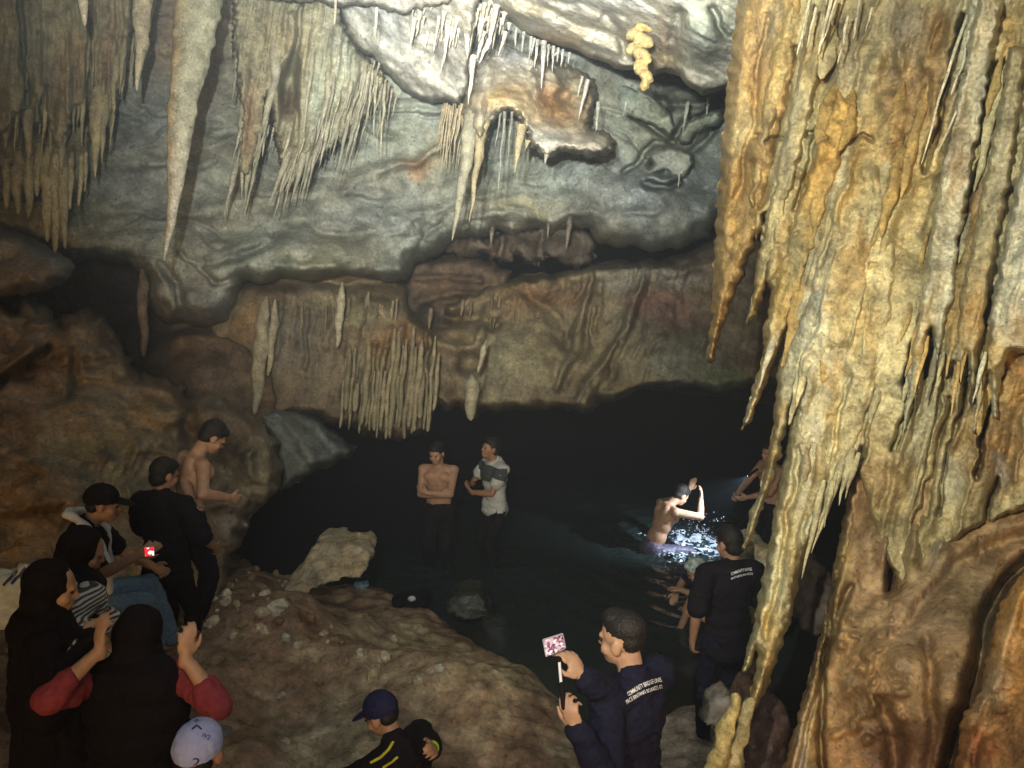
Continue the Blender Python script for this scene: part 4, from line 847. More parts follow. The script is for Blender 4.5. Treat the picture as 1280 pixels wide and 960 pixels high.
o = relief("flowstone_column", [(1290, 700), (1278, 716), (1262, 740), (1250, 756), (1242, 780), (1238, 808), (1230, 830), (1226, 860), (1214, 884), (1203, 892), (1200, 912), (1200, 930), (1194, 950), (1190, 1100), (1600, 1100), (1600, 560), (1330, 620)],
           tps([(1270, 760, 2.75), (1240, 830, 2.7), (1205, 900, 2.6), (1200, 960, 2.5), (1280, 900, 2.4), (1400, 900, 2.1), (1400, 650, 2.4), (1250, 1080, 2.1)]), M_NEAR, np.array([.52, .28, .09]),
           spots=[(1262, 800, 14, 50, np.array([.50, .33, .16]), .8, .2), (1245, 860, 16, 30, np.array([.48, .38, .27]), .75), (1225, 890, 14, 24, np.array([.50, .36, .24]), .6), (1285, 760, 20, 40, np.array([.48, .26, .06]), .8), (1290, 840, 30, 60, np.array([.40, .2, .06]), .7), (1225, 940, 30, 30, np.array([.36, .13, .06]), .8), (1270, 920, 30, 40, np.array([.24, .11, .05]), .8)],
           feats=[('bump', 1215, 905, 18, 16, .08), ('bump', 1255, 845, 14, 20, .05), ('ridge', [(1275, 740), (1258, 800), (1245, 860)], 8, .05), ('bump', 1230, 930, 14, 12, .05), ('bump', 1252, 885, 8, 8, .05), ('ridge', [(1240, 880), (1225, 915), (1218, 960)], 7, -.05)],
           step=1.8, edge_r=14, thick=.5, rough=((.22, .03, 4, 'n'), (.06, .014, 4, 'r'), (.02, .004, 3, 'n')), edge_noise=(4, 12), seed=15.0, var=.35)
tag(o, "rounded bright orange flowstone column at the bottom right corner", "flowstone")

# ================================================================== WATER AND GROUND
SH = [(-20, 9.5), (-3.4, 8.6), (-2.75, 7.75), (-2.0, 7.55), (-1.3, 7.45), (-0.7, 6.85), (-0.25, 6.2), (0.05, 5.75), (0.25, 5.3), (0.45, 4.9), (0.7, 4.75), (0.95, 5.1), (1.3, 5.4), (1.75, 5.4), (2.0, 5.0), (2.2, 4.5), (2.5, 3.9), (6, 3.6)]   # shore line (x, y) on the water level


def shore_y(x):
    return np.interp(x, [p[0] for p in SH], [p[1] for p in SH])


def ground_z(x, y, noise=True):
    x = np.asarray(x, float); y = np.asarray(y, float)
    d = shore_y(x) - y + 0.0
    left = np.clip((-x - 1.2) / 2.2, 0, 1)
    land = 0.16 * (1 - np.exp(-np.clip(d, 0, None) / .22)) + (0.10 + .14 * left) * np.clip(d, 0, 3.0)
    under = np.clip(d, -1.6, 0) * .8
    z = np.where(d > 0, land, under)
    z = z + 0.30 * np.exp(-((x + .2) ** 2 / .5 + (y - 5.0) ** 2 / .5)) + .35 * np.exp(-((x + 1.9) ** 2 / .8 + (y - 5.6) ** 2 / .5))
    if noise:
        p = np.stack([x.ravel(), y.ravel(), np.zeros(x.size)], -1)
        k = np.clip((d.ravel() + .3) / .5, 0.15, 1)
        n = .21 * fbm(p / .9 + 4.4, 4) + .075 * fbm(p / .36 + 9.1, 4) + .018 * fbm(p / .09, 3)
        z = z + (n * k).reshape(z.shape)
    return z


def make_ground():
    def grid(x0, x1, y0, y1, st):
        gx = np.arange(x0, x1, st); gy = np.arange(y0, y1, st)
        X, Y = np.meshgrid(gx, gy)
        return X, Y
    xs = np.concatenate([np.arange(-14, -4.2, .25), np.arange(-4.2, 2.9, .018), np.arange(2.9, 12, .25)])
    ys = np.concatenate([np.arange(-5, 3.2, .15), np.arange(3.2, 8.4, .02), np.arange(8.4, 20, .3)])
    X, Y = np.meshgrid(xs, ys)
    Z = ground_z(X, Y)
    px = np.stack([X.ravel(), Y.ravel(), Z.ravel()], -1)
    n1 = fbm(px / .8 + 2, 4)[:, None]; n2 = fbm(px / .25 + 6, 4)[:, None]; n3 = fbm(px / .07 + 8, 3)[:, None]
    c = np.array([.20, .125, .08]) * np.ones((len(px), 1))
    k = np.clip(.5 + 1.6 * n1, 0, 1); c = c * (1 - k) + np.array([.28, .20, .135]) * k
    k = np.clip(1.8 * n2 - .15, 0, 1) * .8; c = c * (1 - k) + np.array([.42, .36, .26]) * k
    k = np.clip(-1.8 * n2 - .25, 0, 1) * .8; c = c * (1 - k) + np.array([.11, .05, .035]) * k
    # pale worn limestone by the path on the right, lightened to make up for missing torchlight, and by the crouching visitor
    for cx, cy, r, cc, kk in [(1.15, 4.75, .62, np.array([.60, .56, .49]), .95), (-1.05, 4.35, .45, np.array([.36, .36, .27]), .8), (-.95, 5.9, .5, np.array([.42, .36, .23]), .85), (-.2, 5.15, .6, np.array([.42, .345, .22]), .85), (-2.2, 5.6, .9, np.array([.16, .10, .065]), .6), (-3.0, 4.2, .8, np.array([.2, .12, .10]), .6)]:
        w = (kk * np.exp(-(((px[:, 0] - cx) ** 2 + (px[:, 1] - cy) ** 2) / r ** 2) ** 1.2) * np.clip(.8 + n2[:, 0], .2, 1.2))[:, None]
        c = c * (1 - w) + cc * w
    c = c * np.clip(1 + .35 * n3 + .25 * n2, .4, 1.7)
    wet = np.clip((px[:, 2] + .02) / .08, .45, 1)[:, None]
    c = c * wet
    idx = np.arange(X.size).reshape(X.shape)
    f = np.stack([idx[:-1, :-1], idx[:-1, 1:], idx[1:, 1:], idx[1:, :-1]], -1).reshape(-1, 4)
    o = link("ground", np_mesh("ground", px, f, True, np.clip(c, .01, .8)), M_WET)
    tag(o, kind="structure")
    return o


ground = make_ground()


def water_material():
    m = bpy.data.materials.new("pool_water"); m.use_nodes = True
    nt = m.node_tree; N = nt.nodes; L = nt.links
    b = N["Principled BSDF"]
    geo = N.new("ShaderNodeNewGeometry")
    n = N.new("ShaderNodeTexNoise"); n.inputs["Scale"].default_value = .5; n.inputs["Detail"].default_value = 3
    L.new(geo.outputs["Position"], n.inputs["Vector"])
    cr = N.new("ShaderNodeValToRGB")
    cr.color_ramp.elements[0].position = .35; cr.color_ramp.elements[0].color = (.021, .027, .028, 1)
    cr.color_ramp.elements[1].position = .7; cr.color_ramp.elements[1].color = (.020, .040, .040, 1)
    L.new(n.outputs[0], cr.inputs[0]); L.new(cr.outputs[0], b.inputs["Base Color"])
    b.inputs["Roughness"].default_value = .12
    b.inputs["IOR"].default_value = 1.33
    w = N.new("ShaderNodeTexNoise"); w.inputs["Scale"].default_value = 7; w.inputs["Detail"].default_value = 3
    L.new(geo.outputs["Position"], w.inputs["Vector"])
    bp = N.new("ShaderNodeBump"); bp.inputs["Strength"].default_value = .25; bp.inputs["Distance"].default_value = .02
    L.new(w.outputs[0], bp.inputs["Height"]); L.new(bp.outputs[0], b.inputs["Normal"])
    return m


M_WATER = water_material()
SWIM = (1.98, 8.65)      # where the man splashes


def make_water():
    xs = np.concatenate([np.arange(-14, -4, .3), np.arange(-4, .6, .08), np.arange(.6, 3.3, .016), np.arange(3.3, 12, .25)])
    ys = np.concatenate([np.arange(3.2, 6.2, .08), np.arange(6.2, 10.2, .016), np.arange(10.2, 20, .25)])
    X, Y = np.meshgrid(xs, ys)
    p = np.stack([X.ravel(), Y.ravel(), np.zeros(X.size)], -1)
    r = np.hypot(X - SWIM[0] - .25, Y - SWIM[1] + .1)
    amp = np.exp(-(r / .75) ** 2)
    Z = .004 * fbm(p / .5, 3).reshape(X.shape) + amp * (.085 * fbm(p / .13, 3, .55, 2.1, 'r').reshape(X.shape)) + .010 * np.exp(-(r / 1.7) ** 2) * np.sin(r * 22)
    for x0, y0 in [(-1.0, 8.1), (.0, 8.3), (1.85, 7.2)]:
        rr = np.hypot(X - x0, Y - y0); Z = Z + .006 * np.exp(-(rr / .6) ** 2) * np.sin(rr * 28)
    px = np.stack([X.ravel(), Y.ravel(), Z.ravel()], -1)
    idx = np.arange(X.size).reshape(X.shape)
    f = np.stack([idx[:-1, :-1], idx[:-1, 1:], idx[1:, 1:], idx[1:, :-1]], -1).reshape(-1, 4)
    o = link("pool_water", np_mesh("pool_water", px, f, True), M_WATER)
    tag(o, kind="structure")


make_water()

# ================================================================== FIGURES
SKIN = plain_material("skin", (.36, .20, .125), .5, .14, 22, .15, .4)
SKIN_PALE = plain_material("paler_skin", (.45, .27, .18), .5, .14, 22, .15, .4)  # paler skin tone for some of the figures
HAIR = plain_material("hair", (.012, .010, .010), .55, .4, 120, .6, .35)
EYE = plain_material("eye_dark", (.02, .015, .012), .15, .1)
BLACK = plain_material("black_cloth", (.008, .006, .010), .85, .3, 60, .4, .15)
NAVY = plain_material("navy_cloth", (.010, .010, .027), .85, .3, 60, .4, .15)
WHITE_CLOTH = plain_material("white_cloth", (.62, .62, .66), .85, .10, 40, .3, .15)
GREY_TEE = plain_material("grey_white_tee", (.55, .58, .59), .85, .12, 40, .3, .15)
RAGLAN = plain_material("dark_yoke", (.06, .075, .085), .85, .15, 40, .3, .15)
RED = plain_material("red_cloth", (.27, .05, .065), .85, .2, 40, .3, .15)
JEANS = plain_material("blue_jeans", (.11, .18, .27), .85, .25, 50, .4, .15)
PURPLE_CLOTH = plain_material("wet_trousers", (.09, .085, .15), .45, .25, 40, .4, .4)
CAP_WHITE = plain_material("white_cap", (.40, .46, .80), .8, .06, 60, .2, .15)
CAP_BLUE = plain_material("blue_cap", (.013, .013, .055), .75, .2, 60, .3, .2)
PRINT_WHITE = plain_material("white_print", (.85, .85, .88), .6, .05)
PRINT_YELLOW = plain_material("yellow_print", (.55, .50, .04), .6, .1)
PRINT_INK = plain_material("ink_print", (.04, .05, .14), .6, .05)
LIME = plain_material("lime_band", (.50, .78, .02), .5, .05)
MOUTH = plain_material("lip", (.22, .085, .07), .5, .1)


def V3(*a):
    return np.array(a, float)


def rotz(a):
    c, s = math.cos(a), math.sin(a)
    return np.array([[c, -s, 0], [s, c, 0], [0, 0, 1]])


def rotx(a):
    c, s = math.cos(a), math.sin(a)
    return np.array([[1, 0, 0], [0, c, -s], [0, s, c]])


def roty(a):
    c, s = math.cos(a), math.sin(a)
    return np.array([[c, 0, s], [0, 1, 0], [-s, 0, c]])


def unit(v):
    return v / (np.linalg.norm(v) + 1e-9)


def p_caps(p0, r0, p1, r1, seg=14, flat=None):
    p0 = np.asarray(p0, float); p1 = np.asarray(p1, float)
    ax = p1 - p0; L = np.linalg.norm(ax)
    ax = ax / L if L > 1e-6 else V3(0, 0, 1)
    h = V3(1, 0, 0) if abs(ax[0]) < .8 else V3(0, 1, 0)
    e1 = unit(np.cross(ax, h)); e2 = np.cross(ax, e1)
    V = []; a = np.linspace(0, 2 * math.pi, seg, endpoint=False)
    circ = np.cos(a)[:, None] * e1 + np.sin(a)[:, None] * e2
    rows = []
    for t in np.linspace(-math.pi / 2 + .12, 0, 5):
        rows.append((p0 + ax * r0 * math.sin(t), r0 * math.cos(t)))
    for t in np.linspace(0, math.pi / 2 - .12, 5):
        rows.append((p1 + ax * r1 * math.sin(t), r1 * math.cos(t)))
    V = np.concatenate([c + circ * r for c, r in rows] + [[p0 - ax * r0], [p1 + ax * r1]])
    n = len(rows); F = []
    for i in range(n - 1):
        for j in range(seg):
            F.append((i * seg + j, i * seg + (j + 1) % seg, (i + 1) * seg + (j + 1) % seg, (i + 1) * seg + j))
    b = n * seg
    for j in range(seg):
        F.append((b, (j + 1) % seg, j)); F.append((b + 1, (n - 1) * seg + j, (n - 1) * seg + (j + 1) % seg))
    return V, F


def p_ell(c, r, R=None, seg=18, ring=12):
    V = []; F = []
    th = np.linspace(0, math.pi, ring + 1)[1:-1]
    a = np.linspace(0, 2 * math.pi, seg, endpoint=False)
    for t in th:
        V.append(np.stack([math.sin(t) * np.cos(a), math.sin(t) * np.sin(a), np.full(seg, math.cos(t))], -1))
    V = np.concatenate(V + [[[0, 0, 1]], [[0, 0, -1]]]) * np.asarray(r, float)
    if R is not None: V = V @ np.asarray(R).T
    V = V + np.asarray(c, float)
    n = len(th)
    for i in range(n - 1):
        for j in range(seg):
            F.append((i * seg + j, (i + 1) * seg + j, (i + 1) * seg + (j + 1) % seg, i * seg + (j + 1) % seg))
    b = n * seg
    for j in range(seg):
        F.append((b, j, (j + 1) % seg)); F.append((b + 1, (n - 1) * seg + (j + 1) % seg, (n - 1) * seg + j))
    return V, F


def blob(name, prims, mat, voxel=.01, smooth=6, noise=0.0, nscale=.08, stretch=(1, 1, 1), parent=None, cut=None, sfac=.5):
    """closed primitives fused into one continuous skin"""
    VV = []; FF = []; o = 0
    for V, Fc in prims:
        VV.append(V); FF += [tuple(i + o for i in f) for f in Fc]; o += len(V)
    me = bpy.data.meshes.new(name)
    me.from_pydata(np.concatenate(VV).tolist(), [], FF)
    ob = bpy.data.objects.new(name, me); COL.objects.link(ob)
    m = ob.modifiers.new("r", 'REMESH'); m.mode = 'VOXEL'; m.voxel_size = voxel; m.use_smooth_shade = True
    s = ob.modifiers.new("s", 'SMOOTH'); s.factor = sfac; s.iterations = smooth
    dg = bpy.context.evaluated_depsgraph_get()
    me2 = bpy.data.meshes.new_from_object(ob.evaluated_get(dg))
    ob.modifiers.clear(); ob.data = me2; me2.name = name
    bpy.data.meshes.remove(me)
    n = len(me2.vertices)
    if n and noise:
        co = np.empty(n * 3, np.float32); me2.vertices.foreach_get("co", co); co = co.reshape(-1, 3)
        no = np.empty(n * 3, np.float32); me2.vertices.foreach_get("normal", no); no = no.reshape(-1, 3)
        q = co / (nscale * np.asarray(stretch))
        co = co + no * (noise * fbm(q + random.random() * 30, 3, .55, 2.1, 'n'))[:, None] * 1.6
        me2.vertices.foreach_set("co", co.astype(np.float32).ravel())
    if cut is not None:
        bm = bmesh.new(); bm.from_mesh(me2)
        kill = [v for v in bm.verts if cut(np.array(v.co))]
        bmesh.ops.delete(bm, geom=kill, context='VERTS'); bm.to_mesh(me2); bm.free()
    me2.polygons.foreach_set("use_smooth", np.ones(len(me2.polygons), bool))
    me2.update()
    me2.materials.clear(); me2.materials.append(mat)
    if parent is not None: keep(ob, parent)
    return ob


def ik(a, c, l1, l2, hint):
    """elbow or knee between a and c; returns joint and the (possibly shortened) end point"""
    v = c - a; L = np.linalg.norm(v); u = v / L
    if L > (l1 + l2) * .995:
        L = (l1 + l2) * .995; c = a + u * L
    x = (l1 * l1 - l2 * l2 + L * L) / (2 * L)
    h = math.sqrt(max(l1 * l1 - x * x, 0))
    hh = hint - u * (hint @ u)
    return a + u * x + unit(hh) * h, c


def hand_prims(w, d, n, side, curl=.5, fr=.0088, thumb=.6, s=1.0, spread=1.0):
    """palm, four unequal bent fingers and a thumb; d along the hand, n out of the palm, side +1/-1 the thumb's side"""
    d = unit(d); n = unit(n - d * (n @ d)); t = np.cross(d, n) * side
    R = np.stack([t, d, n], -1)
    out = [p_ell(w + d * .048 * s, (.039 * s, .052 * s, .017 * s), R, 14, 10), p_caps(w - d * .02, .026 * s, w + d * .03 * s, .024 * s, 10)]
    for k, (off, ln) in enumerate([(.030, .070), (.010, .080), (-.011, .074), (-.031, .057)]):
        c = curl * (1 + .10 * k)
        b = w + d * (.092 - .004 * k * k * .6) * s + t * off * s * spread
        p = b
        dirn = d
        for j, fl in enumerate((.42, .32, .26)):
            ang = c * (.55 if j == 0 else .8)
            nd = dirn * math.cos(ang) + n * math.sin(ang)
            nn = unit(n * math.cos(ang) - dirn * math.sin(ang)); dirn = unit(nd)
            q = p + dirn * ln * fl * s
            out.append(p_caps(p, fr * (1 - .08 * j), q, fr * (.93 - .08 * j), 8))
            p = q; n_old = n; n = nn
        n = np.cross(t * side, d)
        n = unit(n) if (n @ R[:, 2]) > 0 else -unit(n)
    b = w + d * .026 * s + t * .030 * s
    q = b + unit(d * .65 + t * (.75 - thumb * .3) + R[:, 2] * .35 * thumb) * .042 * s
    e = q + unit(d * .9 + t * .1 + R[:, 2] * .45 * thumb) * .032 * s
    out += [p_caps(b, fr * 1.5, q, fr * 1.15, 8), p_caps(q, fr * 1.1, e, fr * .9, 8)]
    return out


class Figure:
    def __init__(self, label, yaw, head_at, pelvis=(0, 0, .92), neck=(0, .02, 1.43), head=(0, .06, 1.57), head_yaw=0, head_pitch=0, head_roll=0, twist=0,
                 scale=1.0, voxel=.009, skin=SKIN, group=None, fr=.0095):
        self.R = rotz(yaw); self.s = scale; self.vx = voxel; self.skin = skin; self.fr = fr
        P = lambda p: np.asarray(p, float) * scale
        self.pel, self.neck, self.head = P(pelvis), P(neck), P(head)
        self.loc = np.asarray(head_at) - self.R @ self.head
        self.root = empty("person", self.loc, label, "person", group)
        up = unit(self.neck - self.pel)
        fx = rotz(twist) @ V3(1, 0, 0); fx = unit(fx - up * (fx @ up)); fy = np.cross(up, fx)
        self.T = np.stack([fx, fy, up], -1)
        self.H = rotz(head_yaw) @ rotx(-head_pitch) @ roty(head_roll)
        self.sh = {k: self.neck + self.T @ V3(sx * .175, -.01, -.055) * scale for k, sx in (('R', 1), ('L', -1))}
        self.hip = {k: self.pel + V3(sx * .095, 0, -.03) * scale for k, sx in (('R', 1), ('L', -1))}
        self.arm = {}; self.leg = {}; self.hand = {}

    def local(self, w):
        return self.R.T @ (np.asarray(w) - self.loc)

    def set_arm(self, k, wrist, hint, hdir=None, pn=None, curl=.6, world=False, spread=1.0, thumb=.6):
        w = self.local(wrist) if world else np.asarray(wrist, float) * self.s
        e, w = ik(self.sh[k], w, .285 * self.s, .25 * self.s, np.asarray(hint, float))
        self.arm[k] = (e, w)
        hd = unit(w - e) if hdir is None else unit(np.asarray(hdir, float))
        n = np.asarray(pn, float) if pn is not None else (V3(-1, 0, 0) if k == 'R' else V3(1, 0, 0))
        self.hand[k] = (hd, n, curl, spread, thumb)

    def set_leg(self, k, ankle, hint=(0, 1, 0), toe=(0, 1, 0), world=False):
        a = self.local(ankle) if world else np.asarray(ankle, float) * self.s
        kn, a = ik(self.hip[k], a, .43 * self.s, .42 * self.s, np.asarray(hint, float))
        self.leg[k] = (kn, a, unit(np.asarray(toe, float)))

    def defaults(self):
        for k, sx in (('R', 1), ('L', -1)):
            if k not in self.arm: self.set_arm(k, (sx * .26, .05, .88), (sx * .3, -1, 0))
            if k not in self.leg: self.set_leg(k, (sx * .11, 0, .08))

    def W(self, prims):
        return [(V @ self.R.T + self.loc, F) for V, F in prims]

    # ---- pieces in local space
    def torso(self, g=0.0):
        s = self.s; T = self.T
        m = self.pel * .45 + self.neck * .55; ab = self.pel * .78 + self.neck * .22; ch = self.pel * .30 + self.neck * .70
        pr = [p_ell(self.pel, V3(.162 + g, .112 + g, .12 + g) * s, T), p_ell(ab, V3(.146 + g, .100 + g, .16 + g) * s, T), p_ell(m, V3(.150 + g, .105 + g, .17 + g) * s, T),
              p_ell(ch, V3(.166 + g, .116 + g, .16 + g) * s, T), p_caps(self.sh['L'], (.058 + g) * s, self.sh['R'], (.058 + g) * s),
              p_ell(self.neck + T @ V3(0, -.025, -.045) * s, V3(.12 + g, .07 + g, .06 + g) * s, T)]
        return pr

    def pecs(self):
        s = self.s; T = self.T; ch = self.pel * .28 + self.neck * .72
        return [p_ell(ch + T @ V3(sx * .075, .075, .02) * s, V3(.075, .045, .06) * s, T) for sx in (1, -1)] + \
               [p_ell(self.pel * .4 + self.neck * .6 + T @ V3(sx * .07, -.07, .1) * s, V3(.065, .05, .10) * s, T) for sx in (1, -1)]

    def headp(self):
        s = self.s; H = self.H; c = self.head
        q = lambda x, y, z: c + H @ V3(x, y, z) * s
        pr = [p_ell(q(0, -.012, .03), V3(.074, .094, .088) * s, H), p_ell(q(0, .028, -.03), V3(.058, .062, .083) * s, H), p_ell(q(0, .045, -.078), V3(.040, .042, .032) * s, H),
              p_caps(q(0, .086, .012), .009 * s, q(0, .098, -.024), .0125 * s, 10), p_caps(q(-.030, .078, .022), .012 * s, q(.030, .078, .022), .012 * s, 10),
              p_ell(q(0, .084, -.060), V3(.024, .013, .011) * s, H)]
        for sx in (1, -1):
            if self.ears: pr += [p_ell(q(sx * .078, -.008, -.008), V3(.010, .022, .033) * s, H @ rotz(-.35 * sx))]
            pr += [p_ell(q(sx * .036, .056, -.032), V3(.028, .026, .028) * s, H)]
        pr.append(p_caps(self.neck + self.T @ V3(0, -.012, -.03) * s, .058 * s, q(0, -.022, -.055), .053 * s))
        return pr

    def limb_arm(self, k, g=0.0, frac=None):
        s = self.s; e, w = self.arm[k]; a = self.sh[k]
        if frac is None:
            return [p_caps(a, (.053 + g) * s, e, (.041 + g) * s), p_caps(e, (.042 + g) * s, e * .55 + w * .45, (.039 + g) * s), p_caps(e * .55 + w * .45, (.039 + g) * s, w, (.027 + g) * s)]
        if frac <= 1:
            q = a + (e - a) * frac
            return [p_caps(a, (.056 + g) * s, q, (.052 + g * 1.1) * s)]
        q = e + (w - e) * (frac - 1)
        return [p_caps(a, (.055 + g) * s, e, (.043 + g) * s), p_caps(e, (.044 + g) * s, q, (.034 + g) * s)]

    def limb_leg(self, k, g=0.0, frac=None):
        s = self.s; kn, an, toe = self.leg[k]; h = self.hip[k]
        r = [p_caps(h, (.086 + g) * s, kn, (.056 + g) * s), p_caps(kn, (.056 + g) * s, kn * .65 + an * .35, (.056 + g) * s)]
        if frac is None or frac >= 2:
            r.append(p_caps(kn * .65 + an * .35, (.055 + g) * s, an, (.036 + g * 1.2) * s))
        if frac is None:
            r += [p_caps(an + V3(0, 0, -.035) * s, .034 * s, an + (toe * .14 + V3(0, 0, -.05)) * s, .028 * s), p_caps(an - toe * .035 * s + V3(0, 0, -.045) * s, .034 * s, an + V3(0, 0, -.03) * s, .035 * s)]
        return r

    def body(self, hands=('L', 'R'), bare=False, sleeves=False, ears=True):
        self.defaults()
        gt = 0.0 if bare else -.024
        self.ears = ears
        pr = self.torso(gt) + (self.pecs() if bare else []) + self.headp()
        for k in 'RL':
            e, w = self.arm[k]
            if bare: pr += self.limb_arm(k)
            else:
                pr += [p_caps(self.sh[k], .036 * self.s, e, .033 * self.s), p_caps(e, .034 * self.s, e * .6 + w * .4, (.031 if sleeves else .037) * self.s), p_caps(e * .6 + w * .4, (.031 if sleeves else .037) * self.s, w, .026 * self.s)]
            lg = self.limb_leg(k)
            pr += [(V_, F_) for V_, F_ in self.limb_leg(k, -.022)[:3]] + lg[3:]
            if k in hands:
                hd, n, curl, spread, thumb = self.hand[k]
                # thumb side: with the palm facing the body the thumb points forward
                t = np.cross(unit(hd), unit(n))
                side = 1 if (t @ (V3(0, 1, .35) + V3(-.25 if k == 'R' else .25, 0, 0))) >= 0 else -1
                pr += hand_prims(self.arm[k][1], hd, n, side, curl, self.fr, thumb, self.s, spread)
        b = blob("body", self.W(pr), self.skin, self.vx, 3, parent=self.root, sfac=.45)
        for sx in (1, -1):
            c = self.head + self.H @ V3(sx * .030, .0805, .003) * self.s
            blob("eye", self.W([p_ell(c, V3(.013, .010, .0065) * self.s, self.H, 10, 8)]), EYE, .0025, 1, parent=b)
        c = self.head + self.H @ V3(0, .0945, -.060) * self.s
        blob("mouth", self.W([p_ell(c, V3(.021, .005, .0055) * self.s, self.H, 10, 8)]), MOUTH, .002, 1, parent=b)
        self.bodyobj = b
        return b

    def hair(self, mat=HAIR, name="hair", long=0.0, top=.012, low=0.0, cap=False):
        s = self.s; H = self.H; q = lambda x, y, z: self.head + H @ V3(x, y, z) * s
        pr = [p_ell(q(0, -.022, .040), V3(.080, .098, .086 + top) * s, H), p_ell(q(0, -.048, -.012 - low), V3(.072, .062, .066) * s, H), p_ell(q(0, .030, .080), V3(.062, .056, .040) * s, H)]
        if cap == 'fade': pr = [p_ell(q(0, -.022, .056), V3(.0755, .094, .072) * s, H), p_ell(q(0, -.046, .014), V3(.071, .060, .06) * s, H), p_ell(q(0, .022, .098), V3(.055, .055, .034) * s, H)]
        elif cap: pr = [p_ell(q(0, -.050, -.010 - low), V3(.073, .050, .055) * s, H)]
        return blob(name, self.W(pr), mat, .006, 2, .0025, .012, parent=self.root)

    def shirt(self, mat, sleeve=.7, g=.014, name="shirt", hem=.08, wr=.013):
        s = self.s
        pr = self.torso(g)
        pr.append(p_ell(self.pel + V3(0, 0, -hem) * s, V3(.168 + g, .122 + g, .10) * s, self.T))
        for k in 'RL': pr += self.limb_arm(k, g, sleeve)
        pr.append(p_caps(self.neck + self.T @ V3(0, -.012, -.03) * s, .07 * s, self.neck + self.T @ V3(0, -.012, .012) * s, .066 * s))
        return blob(name, self.W(pr), mat, max(.009, self.vx), 4, wr, .085, (1.6, 1.6, .7), parent=self.root)

    def trousers(self, mat, g=.013, frac=2, name="trousers"):
        pr = [p_ell(self.pel + V3(0, 0, -.03), V3(.168 + g, .122 + g, .13 + g) * self.s, self.T)]
        for k in 'RL': pr += self.limb_leg(k, g, frac)
        return blob(name, self.W(pr), mat, max(.01, self.vx), 4, .008, .09, (1, 1, .6), parent=self.root)

    def dress(self, mat, foot=.05, w=.27, name="dress", sleeve=1.9, top=True):
        s = self.s; b = V3(self.pel[0], self.pel[1], foot * s)
        pr = self.torso(.022) if top else []
        for k in range(6):
            t = k / 6; c0 = self.pel * (1 - t) + b * t; t2 = (k + 1) / 6; c1 = self.pel * (1 - t2) + b * t2
            pr.append(p_caps(c0, (.17 + (w - .17) * t) * s, c1 + V3(0, 0, .22 * t2) * s, (.17 + (w - .17) * t2) * s, 20))
        for k in 'RL': pr += self.limb_arm(k, .02, sleeve) if top else []
        fl = (self.loc[2] + foot * s - .02)
        return blob(name, self.W(pr), mat, .012, 5, .016, .10, (1, 1, 2.6), parent=self.root, cut=lambda p: p[2] < fl - .02)

    def hijab(self, mat, drop=.45, name="headscarf", wide=.20, back=.036, drape=(0, -.02)):
        s = self.s; H = self.H; q = lambda x, y, z: self.head + H @ V3(x, y, z) * s
        n = self.neck
        pr = [p_ell(q(0, -back, .030), V3(.104, .108, .110) * s, H), p_ell(q(0, -back - .005, -.05), V3(.100, .098, .10) * s, H), p_caps(q(0, .034, -.108), .048 * s, q(0, -.02, -.12), .085 * s),
              p_caps(q(0, -.02, -.10), .098 * s, n + self.T @ V3(0, -.01, -.05) * s, (.15) * s, 20)]
        for k in range(5):
            t = k / 4
            pr.append(p_ell(n + self.T @ V3(drape[0], drape[1], -.06 - drop * t) * s, V3(wide + .02 * t, .135 + .02 * t, .14) * s, self.T))
        return blob(name, self.W(pr), mat, .010, 5, .010, .09, (1, 1, 2.2), parent=self.root)

    def cap(self, mat, name="cap", tilt=0.0, visor=True, vmat=None):
        s = self.s; H = self.H @ rotx(tilt); q = lambda x, y, z: self.head + H @ V3(x, y, z) * s
        pr = [p_ell(q(0, -.014, .042), V3(.086, .104, .092) * s, H)]
        lim = q(0, 0, .012); nz = H @ V3(0, 0, 1)
        Rw, lw = self.R, self.loc
        limw = Rw @ lim + lw; nw = Rw @ nz
        o = blob(name, self.W(pr), mat, .006, 2, .003, .05, parent=self.root, cut=lambda p: (p - limw) @ nw < 0)
        if visor:
            vp = [p_ell(q(0, .118, .022 - .004), V3(.068, .066, .008) * s, H @ rotx(-.22)), p_ell(q(0, .085, .026), V3(.074, .03, .009) * s, H)]
            blob("visor", self.W(vp), vmat or mat, .005, 2, parent=o)
        blob("cap_button", self.W([p_ell(q(0, -.014, .136), V3(.009, .009, .005) * s, H, 8, 6)]), vmat or mat, .003, 1, parent=o)
        return o


def bvh_of(o):
    me = o.data; M = o.matrix_world
    bpy.context.view_layer.update()
    M = o.matrix_world
    return BVHTree.FromPolygons([M @ v.co for v in me.vertices], [tuple(p.vertices) for p in me.polygons])


def on_surface(bvh, px, py, lift):
    a = Vector(at(px, py, 1.0)) - Vector(CAM)
    a.normalize()
    loc, nrm, i, dist = bvh.ray_cast(Vector(CAM), a)
    if loc is None: return None
    if nrm.dot(a) > 0: nrm = -nrm
    return loc + nrm * lift


